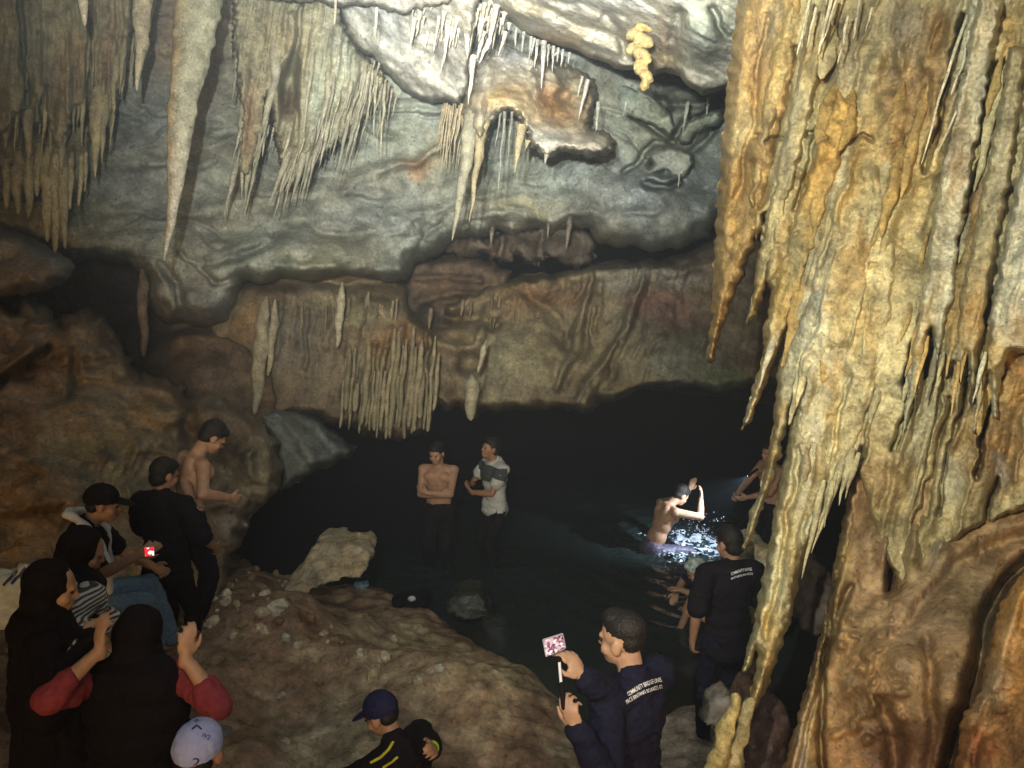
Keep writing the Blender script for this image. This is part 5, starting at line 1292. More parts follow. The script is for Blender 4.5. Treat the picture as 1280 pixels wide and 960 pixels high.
def stripe(name, bvh, pts, w, mat, parent, lift=.004):
    """a printed line lying on cloth; pts in photo pixels, w half width in pixels"""
    P = np.array(pts, float); n = 14
    tt = np.linspace(0, len(P) - 1, n)
    X = np.interp(tt, np.arange(len(P)), P[:, 0]); Y = np.interp(tt, np.arange(len(P)), P[:, 1])
    V = []; F = []; ok = []
    for k in range(n):
        a = max(0, k - 1); b = min(n - 1, k + 1)
        t = np.array([X[b] - X[a], Y[b] - Y[a]]); t /= np.linalg.norm(t) + 1e-9
        for sgn in (1, -1):
            p = on_surface(bvh, X[k] - t[1] * w * sgn, Y[k] + t[0] * w * sgn, lift)
            V.append(p)
    idx = {}; out = []
    for k, p in enumerate(V):
        if p is not None:
            idx[k] = len(out); out.append(tuple(p))
    for k in range(n - 1):
        q = [2 * k, 2 * k + 1, 2 * k + 3, 2 * k + 2]
        if all(i in idx for i in q): F.append([idx[i] for i in q])
    if not F: return None
    me = bpy.data.meshes.new(name); me.from_pydata(out, [], F)
    o = link(name, me, mat); keep(o, parent)
    return o


def lettering(name, bvh, text, p0, p1, bow, hpx, mat, parent, lift=.004):
    """a line of lettering printed on cloth from pixel p0 to p1, bowed upwards by bow pixels"""
    cu = bpy.data.curves.new(name, 'FONT'); cu.body = text; cu.size = 1.0; cu.resolution_u = 2; cu.offset = .012
    ob = bpy.data.objects.new(name, cu); COL.objects.link(ob)
    dg = bpy.context.evaluated_depsgraph_get()
    me = bpy.data.meshes.new_from_object(ob.evaluated_get(dg))
    bpy.data.objects.remove(ob)
    bm = bmesh.new(); bm.from_mesh(me)
    bmesh.ops.subdivide_edges(bm, edges=bm.edges[:], cuts=1)
    xs = [v.co.x for v in bm.verts]; x0, x1 = min(xs), max(xs)
    dx, dy = p1[0] - p0[0], p1[1] - p0[1]; L = math.hypot(dx, dy)
    bad = []
    for v in bm.verts:
        t = (v.co.x - x0) / (x1 - x0); h = v.co.y / .72 * hpx
        b = bow * 4 * t * (1 - t)
        px = p0[0] + dx * t + (dy / L) * (h + b); py = p0[1] + dy * t - (dx / L) * (h + b)
        p = on_surface(bvh, px, py, lift)
        if p is None: bad.append(v)
        else: v.co = p
    bmesh.ops.delete(bm, geom=bad, context='VERTS')
    bm.to_mesh(me); bm.free()
    o = link(name, me, mat); keep(o, parent)
    return o


def feet_on_ground(fig):
    pass

RAD = math.radians
# ---- photographer in the foreground: facing left and away, phone on a stick in both hands
H1 = at(777, 799, 3.2)
f = Figure("man in navy sweatshirt with white print, photographing with a phone on a stick", RAD(44), H1, neck=(0, .0, 1.43), head=(0, .055, 1.575), head_pitch=RAD(8), head_yaw=RAD(14), voxel=.0065, skin=SKIN_PALE, fr=.0092)
wr = at(728, 846, 2.98); wl = at(722, 912, 2.86)
f.set_arm('R', wr, (.5, -.2, -1), world=True, hdir=f.R.T @ (at(703, 806, 2.98) - wr), pn=f.R.T @ np.array([-.75, .55, .1]), curl=.75)
f.set_arm('L', wl, (-.6, -.6, -.8), world=True, hdir=f.R.T @ (at(700, 862, 2.86) - wl), pn=f.R.T @ np.array([.35, .8, .3]), curl=.95)
f.set_leg('L', (-.13, .12, .08)); f.set_leg('R', (.13, -.08, .08))
f.body(sleeves=True); f.hair(cap='fade')
sh = f.shirt(NAVY, 1.93, .02, hem=.14, name="sweatshirt"); f.trousers(BLACK, .007)
bv = bvh_of(sh)
lettering("shirt_print", bv, "COMMUNITY BRIDGE LINES", (785, 871), (827, 852), 2.6, 5.6, PRINT_WHITE, f.root)
lettering("shirt_print", bv, "PACE BINTANG BOARDS 67", (783, 880), (828, 860), 2.6, 4.6, PRINT_WHITE, f.root)
F1 = f


def phone(name, label, corners_px, d, thick=.009, screen="pic", parent=None):
    """phone given by four screen corners (pixels)"""
    P = [at(x, y, d + dz) for x, y, dz in corners_px]
    c = sum(P) / 4
    n = unit(np.cross(P[1] - P[0], P[3] - P[0])); n = n if n @ (CAM - c) > 0 else -n
    root = empty(name, c, label, "phone")
    bm = bmesh.new()
    f_ = [bm.verts.new(p) for p in P]; b_ = [bm.verts.new(p - n * thick) for p in P]
    bm.faces.new(f_); bm.faces.new(b_[::-1])
    for i in range(4):
        bm.faces.new([f_[i], b_[i], b_[(i + 1) % 4], f_[(i + 1) % 4]])
    bmesh.ops.recalc_face_normals(bm, faces=bm.faces)
    bmesh.ops.bevel(bm, geom=bm.edges[:], offset=.0025, segments=2, affect='EDGES')
    me = bpy.data.meshes.new("case"); bm.to_mesh(me); bm.free()
    o = link("case", me, PHONE_CASE); keep(o, root)
    S = [c + (p - c) * .92 + n * .0008 for p in P]
    me = bpy.data.meshes.new("screen"); me.from_pydata([tuple(p) for p in S], [], [(0, 1, 2, 3)])
    uv = me.uv_layers.new(name="UVMap")
    for i, q in enumerate([(0, 1), (1, 1), (1, 0), (0, 0)]): uv.data[i].uv = q
    o = link("screen", me, SCREEN if screen == "pic" else SCREEN_RED); keep(o, root)
    return root


PHONE_CASE = plain_material("phone_case", (.35, .33, .36), .35, .05, spec=.5)


def screen_material(name, ramp, strength, scale):
    m = bpy.data.materials.new(name); m.use_nodes = True
    nt = m.node_tree; N = nt.nodes; L = nt.links
    b = N["Principled BSDF"]; b.inputs["Base Color"].default_value = (.02, .02, .02, 1); b.inputs["Roughness"].default_value = .15
    tc = N.new("ShaderNodeTexCoord"); n = N.new("ShaderNodeTexVoronoi"); n.inputs["Scale"].default_value = scale
    L.new(tc.outputs["UV"], n.inputs["Vector"])
    cr = N.new("ShaderNodeValToRGB"); cr.color_ramp.interpolation = 'CONSTANT'
    while len(cr.color_ramp.elements) < len(ramp): cr.color_ramp.elements.new(.5)
    for e, (p, c) in zip(cr.color_ramp.elements, ramp): e.position = p; e.color = (*c, 1)
    sep = N.new("ShaderNodeSeparateColor"); L.new(n.outputs["Color"], sep.inputs[0]); L.new(sep.outputs[0], cr.inputs[0])
    L.new(cr.outputs[0], b.inputs["Emission Color"]); b.inputs["Emission Strength"].default_value = strength
    return m


SCREEN = screen_material("phone_picture", [(0, (.30, .08, .14)), (.3, (.9, .75, .78)), (.45, (.45, .2, .24)), (.62, (.75, .5, .52)), (.8, (.10, .04, .06)), (.9, (1, .95, .9))], 1.1, 7)
SCREEN_RED = screen_material("red_screen", [(0, (.9, .02, .03)), (.7, (1, .12, .10)), (.86, (1, .9, .9))], 1.6, 3)
phone("phone", "phone with bright pink and white screen held by the man in navy sweatshirt", [(678, 800, .0), (704, 792, .0), (708, 811, .015), (682, 822, .015)], 2.93)
st = blob("selfie_stick", [p_caps(at(699, 826, 2.95), .0065, at(702, 862, 2.9), .0065, 10)], plain_material("white_stick", (.68, .68, .72), .35, .03), .003, 1)
gr = blob("grip", [p_caps(at(702, 856, 2.9), .011, at(705, 884, 2.87), .012, 10), p_ell(at(698, 824, 2.95), (.014, .014, .012))], BLACK, .004, 1)
tag(st, "white selfie stick between the two hands of the man in navy sweatshirt", "selfie stick"); gr.parent = st

# ---- man in black standing by the flowstone, seen from behind
f = Figure("man in black shirt and navy trousers standing with his back turned beside the flowstone tip", RAD(8), at(911, 679, 5.0), scale=.93, head=(0, .05, 1.57), head_yaw=RAD(25), head_pitch=RAD(14), voxel=.008)
f.set_arm('L', at(866, 798, 4.9), (-.6, -1, 0), world=True, curl=.7); f.set_arm('R', (.18, .30, 1.05), (.5, -.6, -.6), curl=.9)
f.set_leg('L', (-.16, -.06, .08)); f.set_leg('R', (.12, .16, .10), (.2, 1, 0))
f.body(); f.hair(low=.01); sh = f.shirt(BLACK, .95, .02, hem=.13); f.trousers(NAVY, .007)
bv = bvh_of(sh)
lettering("shirt_print", bv, "COMMUNITY BRIDGE", (914, 719), (940, 713), 1.2, 3.4, PRINT_WHITE, f.root)
lettering("shirt_print", bv, "BINTANG BOARDS", (914, 724.5), (941, 718), 1.2, 2.6, PRINT_WHITE, f.root)
F2 = f

# ---- bather with folded arms
f = Figure("bare chested man standing waist deep in the pool with folded arms", RAD(172), at(546, 567, 8.35), neck=(0, .0, 1.42), head=(0, .06, 1.565), head_yaw=RAD(-14), head_pitch=RAD(12), voxel=.009, skin=SKIN_PALE, fr=.0105)
f.set_arm('R', (-.07, .20, 1.13), (.9, .1, -.6), hdir=(-1, .0, .25), pn=(0, -1, .1), curl=.5); f.set_arm('L', (.07, .24, 1.17), (-.9, .1, -.6), hdir=(1, -.1, .3), pn=(0, -1, 0), curl=.6)
f.body(bare=True); f.hair(); f.trousers(BLACK, .02)
# ---- bather in white shirt looking left
f = Figure("man in white shirt with dark yoke standing in the pool, looking left", RAD(118), at(613, 561, 8.4), neck=(0, .0, 1.42), head=(.0, .05, 1.57), head_yaw=RAD(0), head_pitch=RAD(-14), voxel=.009, fr=.0105)
f.set_arm('R', (.02, .26, 1.20), (.9, -.1, -.6), hdir=(-.6, .3, .7), pn=(-.5, -.6, 0), curl=.8); f.set_arm('L', (.02, .27, 1.10), (-.9, -.2, -.7), hdir=(.7, .3, .4), pn=(0, -.7, .5), curl=.7)
f.body(); f.hair(); sh = f.shirt(GREY_TEE, .55, .022, hem=.04)
s = f.s
yoke = f.torso(.036) + [q_ for k in "RL" for q_ in f.limb_arm(k, .030, .30)]
Ri, lo, nk, Ti = f.R, f.loc, f.neck, f.T


def outside_yoke(p):
    l = Ti.T @ (Ri.T @ (p - lo) - nk)
    return l[2] < -.20 - .5 * abs(l[0]) * 0 or l[2] > -.012 or l[1] < -.03 or (l[2] < -.05 - .15 and l[1] > 0)


blob("shirt_yoke", f.W(yoke), RAGLAN, .01, 3, .0, .08, parent=sh, cut=outside_yoke); f.trousers(BLACK, .007)
# collar
cl = [p_caps(f.neck + f.T @ V3(.078 * math.cos(a), -.005 + .075 * math.sin(a), .0 - .035 * math.sin(a)), .0095, f.neck + f.T @ V3(.078 * math.cos(a + .5), -.005 + .075 * math.sin(a + .5), .0 - .035 * math.sin(a + .5)), .0095, 8) for a in np.arange(0, 6.28, .5)]
blob("collar", f.W(cl), WHITE_CLOTH, .005, 2, parent=sh)

# ---- man splashing in the lit water: sits bent forward, facing right, forearms raised to his face
f = Figure("bare backed man sitting in the lit water, washing his face with both hands", RAD(-72), at(851, 619, 8.95), pelvis=(0, -.05, .10), neck=(0, .17, .60), head=(0, .30, .69), head_pitch=RAD(38), voxel=.009, skin=SKIN_PALE, fr=.011)
f.set_arm('R', (.12, .50, .66), (.9, -.1, -.7), hdir=(-.25, .2, .9), pn=(-.5, -.8, 0), curl=.4); f.set_arm('L', (-.14, .50, .70), (-.9, -.1, -.8), hdir=(.15, .35, .9), pn=(.5, -.8, 0), curl=.3)
f.set_leg('R', (.22, .60, -.30), (.2, .2, 1)); f.set_leg('L', (-.16, .70, -.26), (-.1, .2, 1))
f.body(bare=True); f.hair(); f.trousers(PURPLE_CLOTH, .018, 2)
# ---- second bather in front of him, pale wrapped head, arm stretched out
f = Figure("bather crouching in the dark water with a pale wrapped head, arm reaching left", RAD(70), at(871, 714, 7.2), pelvis=(0, -.25, .16), neck=(0, .02, .47), head=(0, .10, .585), head_pitch=RAD(34), voxel=.009, skin=SKIN_PALE, fr=.0105)
f.set_arm('L', at(853, 738, 6.95), (-.6, -.6, .1), world=True, curl=.5, pn=(0, .2, -1)); f.set_arm('R', at(846, 741, 7.3), (.8, -.4, .2), world=True, curl=.5, pn=(0, 0, -1))
f.set_leg('R', (.16, .30, -.15), (.2, .4, 1)); f.set_leg('L', (-.16, .28, -.15), (-.2, .4, 1))
f.body(); f.shirt(NAVY, .8, .02)
hw = f.hair(plain_material("wet_scarf", (.46, .56, .56), .6, .5, 30, .4), "head_wrap", top=.012, low=.01)
# ---- bather half hidden by the flowstone
f = Figure("bare chested bather mostly hidden behind the drooping flowstone points", RAD(110), at(962, 566, 8.9), head=(0, .05, 1.57), voxel=.010, skin=SKIN_PALE, fr=.011)
f.set_arm('L', (-.10, .40, 1.1), (-.9, -.2, -.8), curl=.6); f.set_arm('R', (.16, .36, 1.05), (.9, -.2, -.8), curl=.8)
f.body(bare=True); f.hair(); f.trousers(BLACK, .014)
F_HID = f

# ---- left group: seated man with cap and white scarf
f = Figure("seated man in black with dark cap and white scarf, holding a red lit phone", RAD(-68), at(129, 630, 4.75), pelvis=(0, -.02, .50), neck=(0, .12, .99), head=(0, .21, 1.12), head_pitch=RAD(16), voxel=.008, skin=SKIN)
f.set_arm('R', at(172, 694, 4.45), (.7, -.3, -.8), world=True, curl=.9); f.set_arm('L', (-.12, .45, .62), (-.8, -.3, -.4), curl=.8)
f.set_leg('R', (.20, .45, .08), (.2, 1, .6)); f.set_leg('L', (-.14, .52, .08), (-.1, 1, .6))
f.body(); f.hair(cap=True); f.cap(BLACK, tilt=.12); sh = f.shirt(BLACK, .75, .022); f.trousers(JEANS, .022)
T, n_ = f.T, f.neck
sc = []
path = [(-.17, .15, -.26), (-.15, .09, -.06), (-.115, -.02, .045), (-.05, -.10, .06), (.05, -.10, .06), (.115, -.02, .045), (.15, .08, -.04), (.155, .145, -.16), (.14, .18, -.30)]
for a, b in zip(path[:-1], path[1:]):
    for o_ in (-.022, 0, .022):
        q0 = n_ + T @ (V3(*a) * 1.12 + V3(o_ * (1 if abs(a[0]) > .09 else 0), o_ * (0 if abs(a[0]) > .09 else 1), 0)); q1 = n_ + T @ (V3(*b) * 1.12 + V3(o_ * (1 if abs(b[0]) > .09 else 0), o_ * (0 if abs(b[0]) > .09 else 1), 0))
        sc.append(p_caps(q0, .021, q1, .021, 10))
o = blob("scarf", f.W(sc), WHITE_CLOTH, .007, 4, .006, .06, parent=f.root)
phone("phone", "small phone glowing red and white in the hand of the seated man", [(180, 684, .0), (193, 683, .0), (193, 695, .01), (181, 696, .01)], 4.38, screen="red")

# ---- standing man in black, back turned
f = Figure("man in black shirt standing with his back turned, left of the bare backed man", RAD(-14), at(206, 594, 5.35), scale=.97, head=(0, .06, 1.57), head_pitch=RAD(16), head_yaw=RAD(-24), voxel=.009)
f.set_arm('R', (.26, .22, .98), (.6, -.8, 0), curl=.7); f.set_arm('L', (-.2, .3, 1.0), (-.6, -.8, 0))
f.body(); f.hair(low=.012); f.shirt(BLACK, .9, .024); f.trousers(BLACK, .007)
# ---- bare backed man leaning forward
f = Figure("bare backed man leaning forward and looking down at the water's edge", RAD(-46), at(266, 547, 5.75), neck=(0, .10, 1.39), head=(0, .235, 1.50), head_pitch=RAD(42), head_yaw=RAD(-12), voxel=.008, skin=SKIN_PALE)
f.set_arm('R', at(287, 622, 5.55), (.6, -.7, 0), world=True, curl=.6); f.set_arm('L', at(241, 632, 5.35), (-.5, -.8, 0), world=True, curl=.5)
f.set_leg('L', (-.12, .12, .08)); f.set_leg('R', (.12, -.05, .08))
f.body(bare=True); f.hair(top=.016); f.trousers(BLACK, .014)

# ---- tall woman in black on the far left
f = Figure("tall woman in long black dress and headscarf nearest the left edge", RAD(-58), at(68, 736, 3.45), scale=.97, head=(0, .07, 1.56), head_pitch=RAD(14), head_yaw=RAD(-14), voxel=.008, skin=SKIN_PALE)
f.set_arm('R', at(103, 806, 3.30), (.7, -.5, -.6), world=True, curl=.6); f.set_arm('L', at(120, 800, 3.3), (-.5, -.6, -.6), world=True, curl=.6)
f.body(sleeves=True, ears=False); f.dress(BLACK, .05, .24); f.hijab(BLACK, .36, wide=.205)
STRIPE = bpy.data.materials.new("striped_cloth"); STRIPE.use_nodes = True
_nt = STRIPE.node_tree; _b = _nt.nodes["Principled BSDF"]; _b.inputs["Roughness"].default_value = .85
_w = _nt.nodes.new("ShaderNodeTexWave"); _w.wave_type = 'BANDS'; _w.bands_direction = 'Z'; _w.inputs["Scale"].default_value = 16; _w.inputs["Distortion"].default_value = 1.2; _w.inputs["Detail"].default_value = 1
_g2 = _nt.nodes.new("ShaderNodeNewGeometry"); _nt.links.new(_g2.outputs["Position"], _w.inputs["Vector"])
_c = _nt.nodes.new("ShaderNodeValToRGB"); _c.color_ramp.elements[0].position = .45; _c.color_ramp.elements[0].color = (.05, .05, .06, 1); _c.color_ramp.elements[1].position = .55; _c.color_ramp.elements[1].color = (.55, .57, .58, 1)
_nt.links.new(_w.outputs[0], _c.inputs[0]); _nt.links.new(_c.outputs[0], _b.inputs["Base Color"])
e, w = f.arm['R']
blob("striped_cuff", f.W([p_caps(e * .30 + w * .70, .046, e * .02 + w * .98, .040)]), STRIPE, .008, 2, .004, .05, parent=f.root)

# ---- woman behind her in striped shirt
f = Figure("woman in black headscarf and striped shirt standing behind the tall woman in black", RAD(-40), at(106, 690, 3.95), scale=.96, head=(0, .07, 1.56), head_pitch=RAD(24), head_yaw=RAD(-30), voxel=.009, skin=SKIN)
f.set_arm('R', at(128, 790, 3.75), (.8, -.5, -.5), world=True, curl=.6); f.set_arm('L', (-.12, .3, 1.0), (-.8, -.4, -.5))
f.body(sleeves=True, ears=False); f.shirt(STRIPE, 1.9, .024); f.dress(WHITE_CLOTH, .05, .22, name="skirt", top=False); f.hijab(BLACK, .22, wide=.19)

# ---- woman in red, arms raised
f = Figure("woman in red dress and long black headscarf raising both hands, seen from behind", RAD(2), at(176, 792, 3.3), scale=.97, head=(0, .05, 1.56), head_pitch=RAD(8), voxel=.0075, skin=SKIN_PALE, fr=.009)
wl = at(126, 812, 3.12); wr = at(231, 822, 3.12)
f.set_arm('L', wl, (-.8, -.2, -1), world=True, hdir=(-.05, .2, 1), pn=(.6, .8, 0), curl=.55); f.set_arm('R', wr, (.8, -.2, -1), world=True, hdir=(.15, .2, 1), pn=(-.6, .8, 0), curl=.7)
f.body(ears=False); f.dress(RED, .05, .25, sleeve=1.35); f.hijab(BLACK, .50, wide=.225, back=.03, drape=(0, -.055))

# ---- person with the white cap at the bottom edge
f = Figure("person with a pale blue white cap at the bottom edge, seen from behind", RAD(-6), at(250, 941, 2.75), scale=.97, head=(0, .04, 1.56), head_pitch=RAD(4), voxel=.009)
f.body(); f.hair(cap=True); cp = f.cap(CAP_WHITE, tilt=.0, vmat=plain_material("cap_visor", (.10, .10, .11), .8, .1)); f.shirt(BLACK, .9, .02); f.trousers(BLACK, .007)
bv = bvh_of(cp)
lettering("cap_print", bv, "2", (241, 957), (250, 957), 0, 10, PRINT_INK, cp, .002)
lettering("cap_print", bv, "W2", (251, 921), (261, 925), 0, 6, PRINT_INK, cp, .002)
stripe("cap_print", bv, [(268, 953), (272, 962)], 1.6, PRINT_INK, cp, .002); stripe("cap_print", bv, [(240, 912), (246, 907), (252, 912)], 1.2, PRINT_INK, cp, .002)

# ---- crouching man with the blue cap and jacket with yellow lines
f = Figure("crouching man in dark jacket with yellow lines and a blue cap", RAD(52), at(476, 893, 4.15), pelvis=(0, -.12, .36), neck=(0, .06, .84), head=(0, .15, .97), head_pitch=RAD(26), head_yaw=RAD(18), voxel=.008)
f.set_arm('R', at(541, 936, 3.74), (.2, -.4, -1), world=True, curl=.7); f.set_arm('L', (-.2, .46, .50), (-.8, -.2, -.2), curl=.7)
f.set_leg('R', (.18, .18, .08), (.2, 1, .5)); f.set_leg('L', (-.16, .22, .08), (-.2, 1, .5))
f.body(sleeves=True); f.hair(cap=True); f.cap(CAP_BLUE, tilt=.1); jk = f.shirt(BLACK, 1.62, .026, name="jacket"); f.trousers(BLACK, .007)
bv = bvh_of(jk)
stripe("jacket_line", bv, [(463, 954), (476, 947), (486, 937), (492, 927)], 1.5, PRINT_YELLOW, jk); stripe("jacket_line", bv, [(478, 960), (490, 952), (497, 946)], 1.3, PRINT_YELLOW, jk)
stripe("jacket_patch", bv, [(448, 936), (458, 932), (470, 934)], 3.2, plain_material("patch", (.36, .26, .05), .7, .3), jk)
e, w = f.arm['R']; u = unit(w - e)
blob("wristband", f.W([p_caps(w - u * .034, .038, w - u * .012, .036)]), LIME, .006, 1, parent=f.root)

# ================================================================== LOOSE THINGS
def slab_rock(name, label, poly, d0, d1, thick, colr, cat="rock", group=None, voxel=.022, noise=.03, mat=M_WET):
    """closed rock from its outline: front face from depth d0 (bottom) to d1 (top), real thickness behind"""
    ys = [p[1] for p in poly]; y0, y1 = min(ys), max(ys)
    n = len(poly)
    Fp = [at(x, y, d1 + (d0 - d1) * (y - y0) / (y1 - y0)) for x, y in poly]
    Bp = [p + np.array([0, thick, -.0]) for p in Fp]
    V = np.array(Fp + Bp); F = [tuple(range(n)), tuple(range(2 * n - 1, n - 1, -1))] + [(i, i + n, (i + 1) % n + n, (i + 1) % n) for i in range(n)]
    me = bpy.data.meshes.new(name); bm = bmesh.new()
    vs = [bm.verts.new(v) for v in V]
    for f_ in F: bm.faces.new([vs[i] for i in f_])
    bmesh.ops.recalc_face_normals(bm, faces=bm.faces); bmesh.ops.triangulate(bm, faces=bm.faces[:])
    bm.verts.ensure_lookup_table()
    Vv = np.array([v.co for v in bm.verts]); Ff = [tuple(v.index for v in f_.verts) for f_ in bm.faces]; bm.verts.index_update()
    Ff = [tuple(v.index for v in f_.verts) for f_ in bm.faces]; bm.free(); bpy.data.meshes.remove(me)
    o = blob(name, [(Vv, Ff)], mat, voxel, 4, noise, .14, parent=None)
    paint(o, colr)
    return tag(o, label, cat, group)


def paint(o, colr, var=.35):
    me = o.data; n = len(me.vertices); co = np.empty(n * 3, np.float32); me.vertices.foreach_get("co", co); co = co.reshape(-1, 3)
    c = np.asarray(colr) * np.clip(1 + var * fbm(co / .12 + 3, 3)[:, None] + var * fbm(co / .035, 3)[:, None] + var * fbm(co / .3 + 8, 2)[:, None] * np.array([.6, 0, -.8]), .3, 1.8)
    a = me.attributes.new("tint", 'FLOAT_COLOR', 'POINT'); q = np.ones((n, 4), np.float32); q[:, :3] = np.clip(c, .01, .8)
    a.data.foreach_set("color", q.ravel())


def drop(px, py, dz=0.0):
    """point on the ground seen at a photo pixel"""
    r = at(px, py, 1.0) - CAM
    t = np.linspace(2.5, 12, 2500)
    P = CAM + t[:, None] * r
    z = ground_z(P[:, 0], P[:, 1])
    k = np.argmax(P[:, 2] <= z)
    return P[k] + np.array([0, 0, dz])


slab_rock("slab", "big tilted pale stone slab lying on the shore ledge", [(356, 750), (352, 742), (364, 722), (378, 708), (386, 694), (394, 680), (404, 677), (430, 682), (456, 685), (463, 694), (460, 710), (448, 722), (432, 724), (412, 728), (392, 738), (370, 748)], 6.6, 7.0, .42, np.array([.37, .31, .21]))
slab_rock("rock", "pale boulder behind the shoulder of the man in black, next to the flowstone", [(930, 700), (934, 690), (946, 684), (960, 686), (975, 700), (975, 780), (935, 780)], 5.6, 5.7, .4, np.array([.42, .38, .28]))
slab_rock("rock", "brown rock beside the white bag at the left edge", [(-20, 720), (-6, 694), (10, 688), (26, 696), (36, 706), (36, 724), (0, 730)], 4.6, 4.7, .3, np.array([.34, .20, .09]))
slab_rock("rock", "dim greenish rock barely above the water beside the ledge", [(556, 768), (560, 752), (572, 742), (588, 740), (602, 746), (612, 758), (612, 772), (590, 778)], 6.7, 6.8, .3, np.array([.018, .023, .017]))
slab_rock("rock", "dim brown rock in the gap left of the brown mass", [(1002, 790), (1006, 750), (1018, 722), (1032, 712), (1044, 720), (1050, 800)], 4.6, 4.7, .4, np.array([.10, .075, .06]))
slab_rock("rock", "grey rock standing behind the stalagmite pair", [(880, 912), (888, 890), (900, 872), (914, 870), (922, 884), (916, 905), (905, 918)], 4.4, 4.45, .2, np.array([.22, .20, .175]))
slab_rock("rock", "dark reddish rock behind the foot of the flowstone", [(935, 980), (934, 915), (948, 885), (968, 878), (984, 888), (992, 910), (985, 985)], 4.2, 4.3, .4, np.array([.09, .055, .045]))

# rubble along the ledge
def stone(name, p, r, colr, seed):
    rs_ = np.random.RandomState(seed)
    V, F = p_ell(p, r * rs_.uniform(.7, 1.25, 3), rotz(rs_.uniform(0, 6)) @ rotx(rs_.uniform(-.5, .5)), 9, 6)
    c = np.asarray(p); d = V - c
    V = c + d * (1 + .55 * fbm(d / (r * 1.1) + seed * 3.7, 2))[:, None]
    me = bpy.data.meshes.new(name); me.from_pydata(V.tolist(), [], F)
    o = link(name, me, M_WET); paint(o, colr)
    return o


rs = random.Random(9)
for i in range(84):
    if i < 56: px, py = rs.uniform(215, 365), rs.uniform(708, 800)
    elif i < 72: px, py = rs.uniform(320, 460), rs.uniform(745, 830)
    else: px, py = rs.uniform(270, 660), rs.uniform(800, 930)
    r = rs.uniform(.014, .05) * (1.4 if i % 9 == 0 else 1)
    c = rs.choice([np.array([.46, .43, .35]), np.array([.38, .33, .24]), np.array([.30, .22, .14]), np.array([.22, .13, .08])])
    o = stone("stone", drop(px, py, r * .2), r, c, i)
    tag(o, "loose broken stone lying on the brown shore ledge", "stone", "loose stones on the shore ledge")
# twisted yellow drape of folded leaves on the ceiling slab
pr = []
for k, (px, py, rx_, ry_, an) in enumerate([(814, -14, 15, 9, .5), (808, 6, 15, 8, -.6), (798, 18, 13, 7, .5), (806, 30, 15, 8, -.5), (792, 42, 12, 7, .6), (804, 50, 15, 8, -.45), (792, 60, 12, 7, .55), (803, 70, 14, 8, -.6), (801, 84, 9, 12, .2), (808, 96, 10, 7, -.7), (806, 106, 6, 8, -.3)]):
    q_ = 5.62 / F
    pr.append(p_ell(at(px, py, 5.62 - .02 * (k % 2)), (rx_ * q_, .045, ry_ * q_), rotx(-PITCH + (.5 if k % 2 else -.4)) @ roty(-an)))
o = blob("stone_drape", pr, M_DRIP, .007, 2, .006, .05); paint(o, np.array([.46, .36, .17]))
tag(o, "twisted yellow ribbon of dripstone on the bright ceiling slab", "dripstone")

# belongings
def cloth_heap(name, p, r, mat, label, cat, seed, flat=.55):
    rs_ = np.random.RandomState(seed)
    pr = [p_ell(p + V3(*(rs_.uniform(-.6, .6, 2) * r), r * flat * .4), V3(r, r * .7, r * flat) * rs_.uniform(.6, 1.1), rotz(rs_.uniform(0, 6))) for k in range(5)]
    return tag(blob(name, pr, mat, max(.008, r * .09), 3, r * .16, r * .5), label, cat)


cloth_heap("cloth", drop(452, 733), .07, plain_material("blue_cloth", (.20, .36, .52), .8, .3, 30, .4), "small crumpled light blue cloth beside the slab", "cloth", 3)
bg = cloth_heap("bag", drop(512, 757), .15, BLACK, "black bag lying at the edge of the ledge", "bag", 4, .7)
b_ = bvh_of(bg)
pt = on_surface(b_, 515, 749, 0) or Vector(drop(515, 755, .1))
lab = blob("pouch", [p_ell(np.array(pt) + V3(0, -.01, .01), (.042, .02, .028))], plain_material("pouch_cloth", (.6, .62, .68), .6, .12), .006, 2, .004, .03)
tag(lab, "small white pouch lying on the black bag", "pouch")
for k, (px, py, h, c, lb) in enumerate([(486, 728, .13, (.34, .24, .20), "squat pinkish bottle standing left of its neighbour on the ledge"), (514, 724, .12, (.30, .20, .16), "slim brownish bottle standing on the ledge behind the black bag")]):
    p = drop(px, py + 6)
    r_ = .045 if k == 0 else .026
    root = empty("bottle", p, lb, "bottle")
    blob("bottle_body", [p_caps(p + V3(0, 0, r_), r_, p + V3(0, 0, h * .75), r_ * .9, 14), p_caps(p + V3(0, 0, h * .8), r_ * .5, p + V3(0, 0, h), r_ * .34, 12)], plain_material("bottle_plastic", c, .3, .15, 20), .006, 3, parent=root)
    blob("bottle_cap", [p_caps(p + V3(0, 0, h * 1.06), r_ * .36, p + V3(0, 0, h * 1.14), r_ * .36, 12)], WHITE_CLOTH, .005, 1, parent=root)
SANDAL = plain_material("sandal_rubber", (.16, .16, .165), .6, .2)
for k, (px, py) in enumerate([(592, 790), (608, 788)]):
    p = drop(px, py, .02)
    root = empty("sandal", p, "grey sandal at the ledge edge, " + ("nearer the black bag" if k == 0 else "farther from the black bag"), "sandal", "pair of sandals on the ledge")
    dr = unit(V3(.5, .8, 0)); sd = V3(.8, -.5, 0)
    blob("sole", [p_caps(p - dr * .09, .038, p + dr * .09, .044, 14)], SANDAL, .009, 2, parent=root).scale = (1, 1, 1)
    blob("strap", [p_caps(p + dr * .07 + V3(0, 0, .03), .010, p + sd * .045 + V3(0, 0, .045), .010, 8), p_caps(p + dr * .07 + V3(0, 0, .03), .010, p - sd * .045 + V3(0, 0, .045), .010, 8)], SANDAL, .005, 2, parent=root)
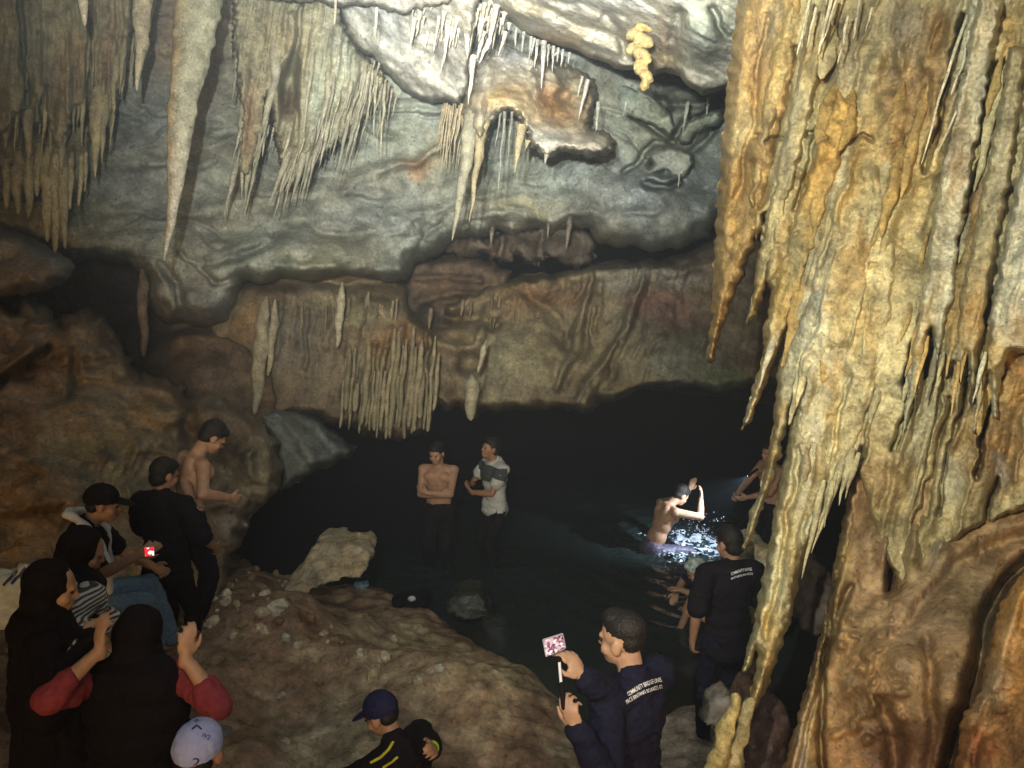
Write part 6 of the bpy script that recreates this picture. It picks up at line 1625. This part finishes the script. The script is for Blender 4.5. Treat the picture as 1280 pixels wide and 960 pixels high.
# white bag with green stripes
BAGM = plain_material("bag_plastic", (.52, .54, .50), .55, .22, 18, .6)
p = at(14, 742, 4.5)
pr = [p_ell(p + V3(0, 0, 0), (.17, .12, .15)), p_ell(p + V3(-.14, .02, .02), (.15, .12, .14)), p_ell(p + V3(.10, 0, .10), (.07, .06, .09)), p_ell(p + V3(.0, 0, -.12), (.2, .14, .08))]
bag = blob("bag", pr, BAGM, .012, 3, .02, .07); tag(bag, "crumpled white bag with green and dark stripes at the left edge", "bag")
b_ = bvh_of(bag)
for pts, w_, m_ in [([(26, 724), (34, 716), (40, 710)], 2.6, plain_material("green_print", (.04, .22, .13), .6, .1)), ([(14, 730), (24, 720), (32, 710)], 1.8, PRINT_INK), ([(4, 732), (14, 722), (22, 714)], 1.8, PRINT_INK), ([(32, 730), (38, 722), (42, 714)], 1.6, PRINT_INK)]:
    stripe("bag_stripe", b_, pts, w_, m_, bag)

# torch in the hand of the half hidden bather lights the splashing man
hd = F_HID.R @ F_HID.arm['L'][1] + F_HID.loc
TL = at(934, 596, 8.35)
spot("torch_pool", TL, at(856, 655, 8.95), 170, (.80, .92, 1.0), 70, .9, .02)
t_ = empty("torch", TL, "small lit torch held over the water beside the half hidden bather", "torch")
dirt = unit(at(856, 655, 8.95) - TL)
blob("torch_body", [p_caps(TL - dirt * .15, .014, TL - dirt * .05, .015, 12), p_caps(TL - dirt * .045, .020, TL - dirt * .035, .022, 12)], BLACK, .004, 1, parent=t_)
LENS = bpy.data.materials.new("torch_lens"); LENS.use_nodes = True
LENS.node_tree.nodes["Principled BSDF"].inputs["Emission Color"].default_value = (.85, .93, 1, 1); LENS.node_tree.nodes["Principled BSDF"].inputs["Emission Strength"].default_value = 3
blob("torch_lens", [p_ell(TL - dirt * .018, (.014, .014, .006), None, 12, 8)], LENS, .003, 1, parent=t_)

# foam and drops thrown up around him
dv = []
rs_ = np.random.RandomState(2)
for i in range(120):
    c = at(rs_.normal(874, 12), rs_.normal(664, 12), 8.8 + rs_.normal(0, .1)); c[2] = max(c[2], .01)
    dv.append(p_ell(c, V3(1, 1, 1.6) * rs_.uniform(.002, .006), None, 6, 4))
VV = []; FF = []; o_ = 0
for V, Fc in dv:
    VV.append(V); FF += [tuple(i + o_ for i in q) for q in Fc]; o_ += len(V)
# torn sheets of foam riding the ripples
gx = np.arange(SWIM[0] - .45, SWIM[0] + 1.0, .014); gy = np.arange(SWIM[1] - .75, SWIM[1] + .55, .014)
X, Y = np.meshgrid(gx, gy)
q = np.stack([X.ravel(), Y.ravel(), np.zeros(X.size)], -1)
nn = fbm(q / np.array([.16, .10, 1]) + 3, 4, .6, 2.1, 'r').reshape(X.shape) - np.hypot((X - SWIM[0] - .28) / .75, (Y - SWIM[1] + .12) / .6) * .55
Z = .055 + .07 * fbm(q / .13, 3).reshape(X.shape)
idx = np.arange(X.size).reshape(X.shape)
m = nn > .12
ok = m[:-1, :-1] & m[:-1, 1:] & m[1:, 1:] & m[1:, :-1]
qf = np.stack([idx[:-1, :-1][ok], idx[:-1, 1:][ok], idx[1:, 1:][ok], idx[1:, :-1][ok]], -1)
VV.append(np.stack([X.ravel(), Y.ravel(), Z.ravel()], -1)); FF += [tuple(int(i) + o_ for i in r_) for r_ in qf]
me = bpy.data.meshes.new("splash"); me.from_pydata(np.concatenate(VV).tolist(), [], FF)
o = link("splash", me, plain_material("water_drops", (.42, .48, .60), .25, .3, 30, spec=.5)); tag(o, kind="stuff")

# ================================================================== damp air
bm = bmesh.new(); bmesh.ops.create_cube(bm, size=1)
me = bpy.data.meshes.new("haze"); bm.to_mesh(me); bm.free()
HZ = bpy.data.materials.new("haze"); HZ.use_nodes = True
HZ.node_tree.nodes.clear()
_o = HZ.node_tree.nodes.new("ShaderNodeOutputMaterial"); _v = HZ.node_tree.nodes.new("ShaderNodeVolumePrincipled")
_v.inputs["Color"].default_value = (.70, .82, 1.0, 1); _v.inputs["Density"].default_value = .0085; _v.inputs["Anisotropy"].default_value = .25
HZ.node_tree.links.new(_v.outputs[0], _o.inputs["Volume"])
hz = link("haze", me, HZ); hz.location = (0, 7, 4.0); hz.scale = (34, 34, 14); tag(hz, kind="stuff")
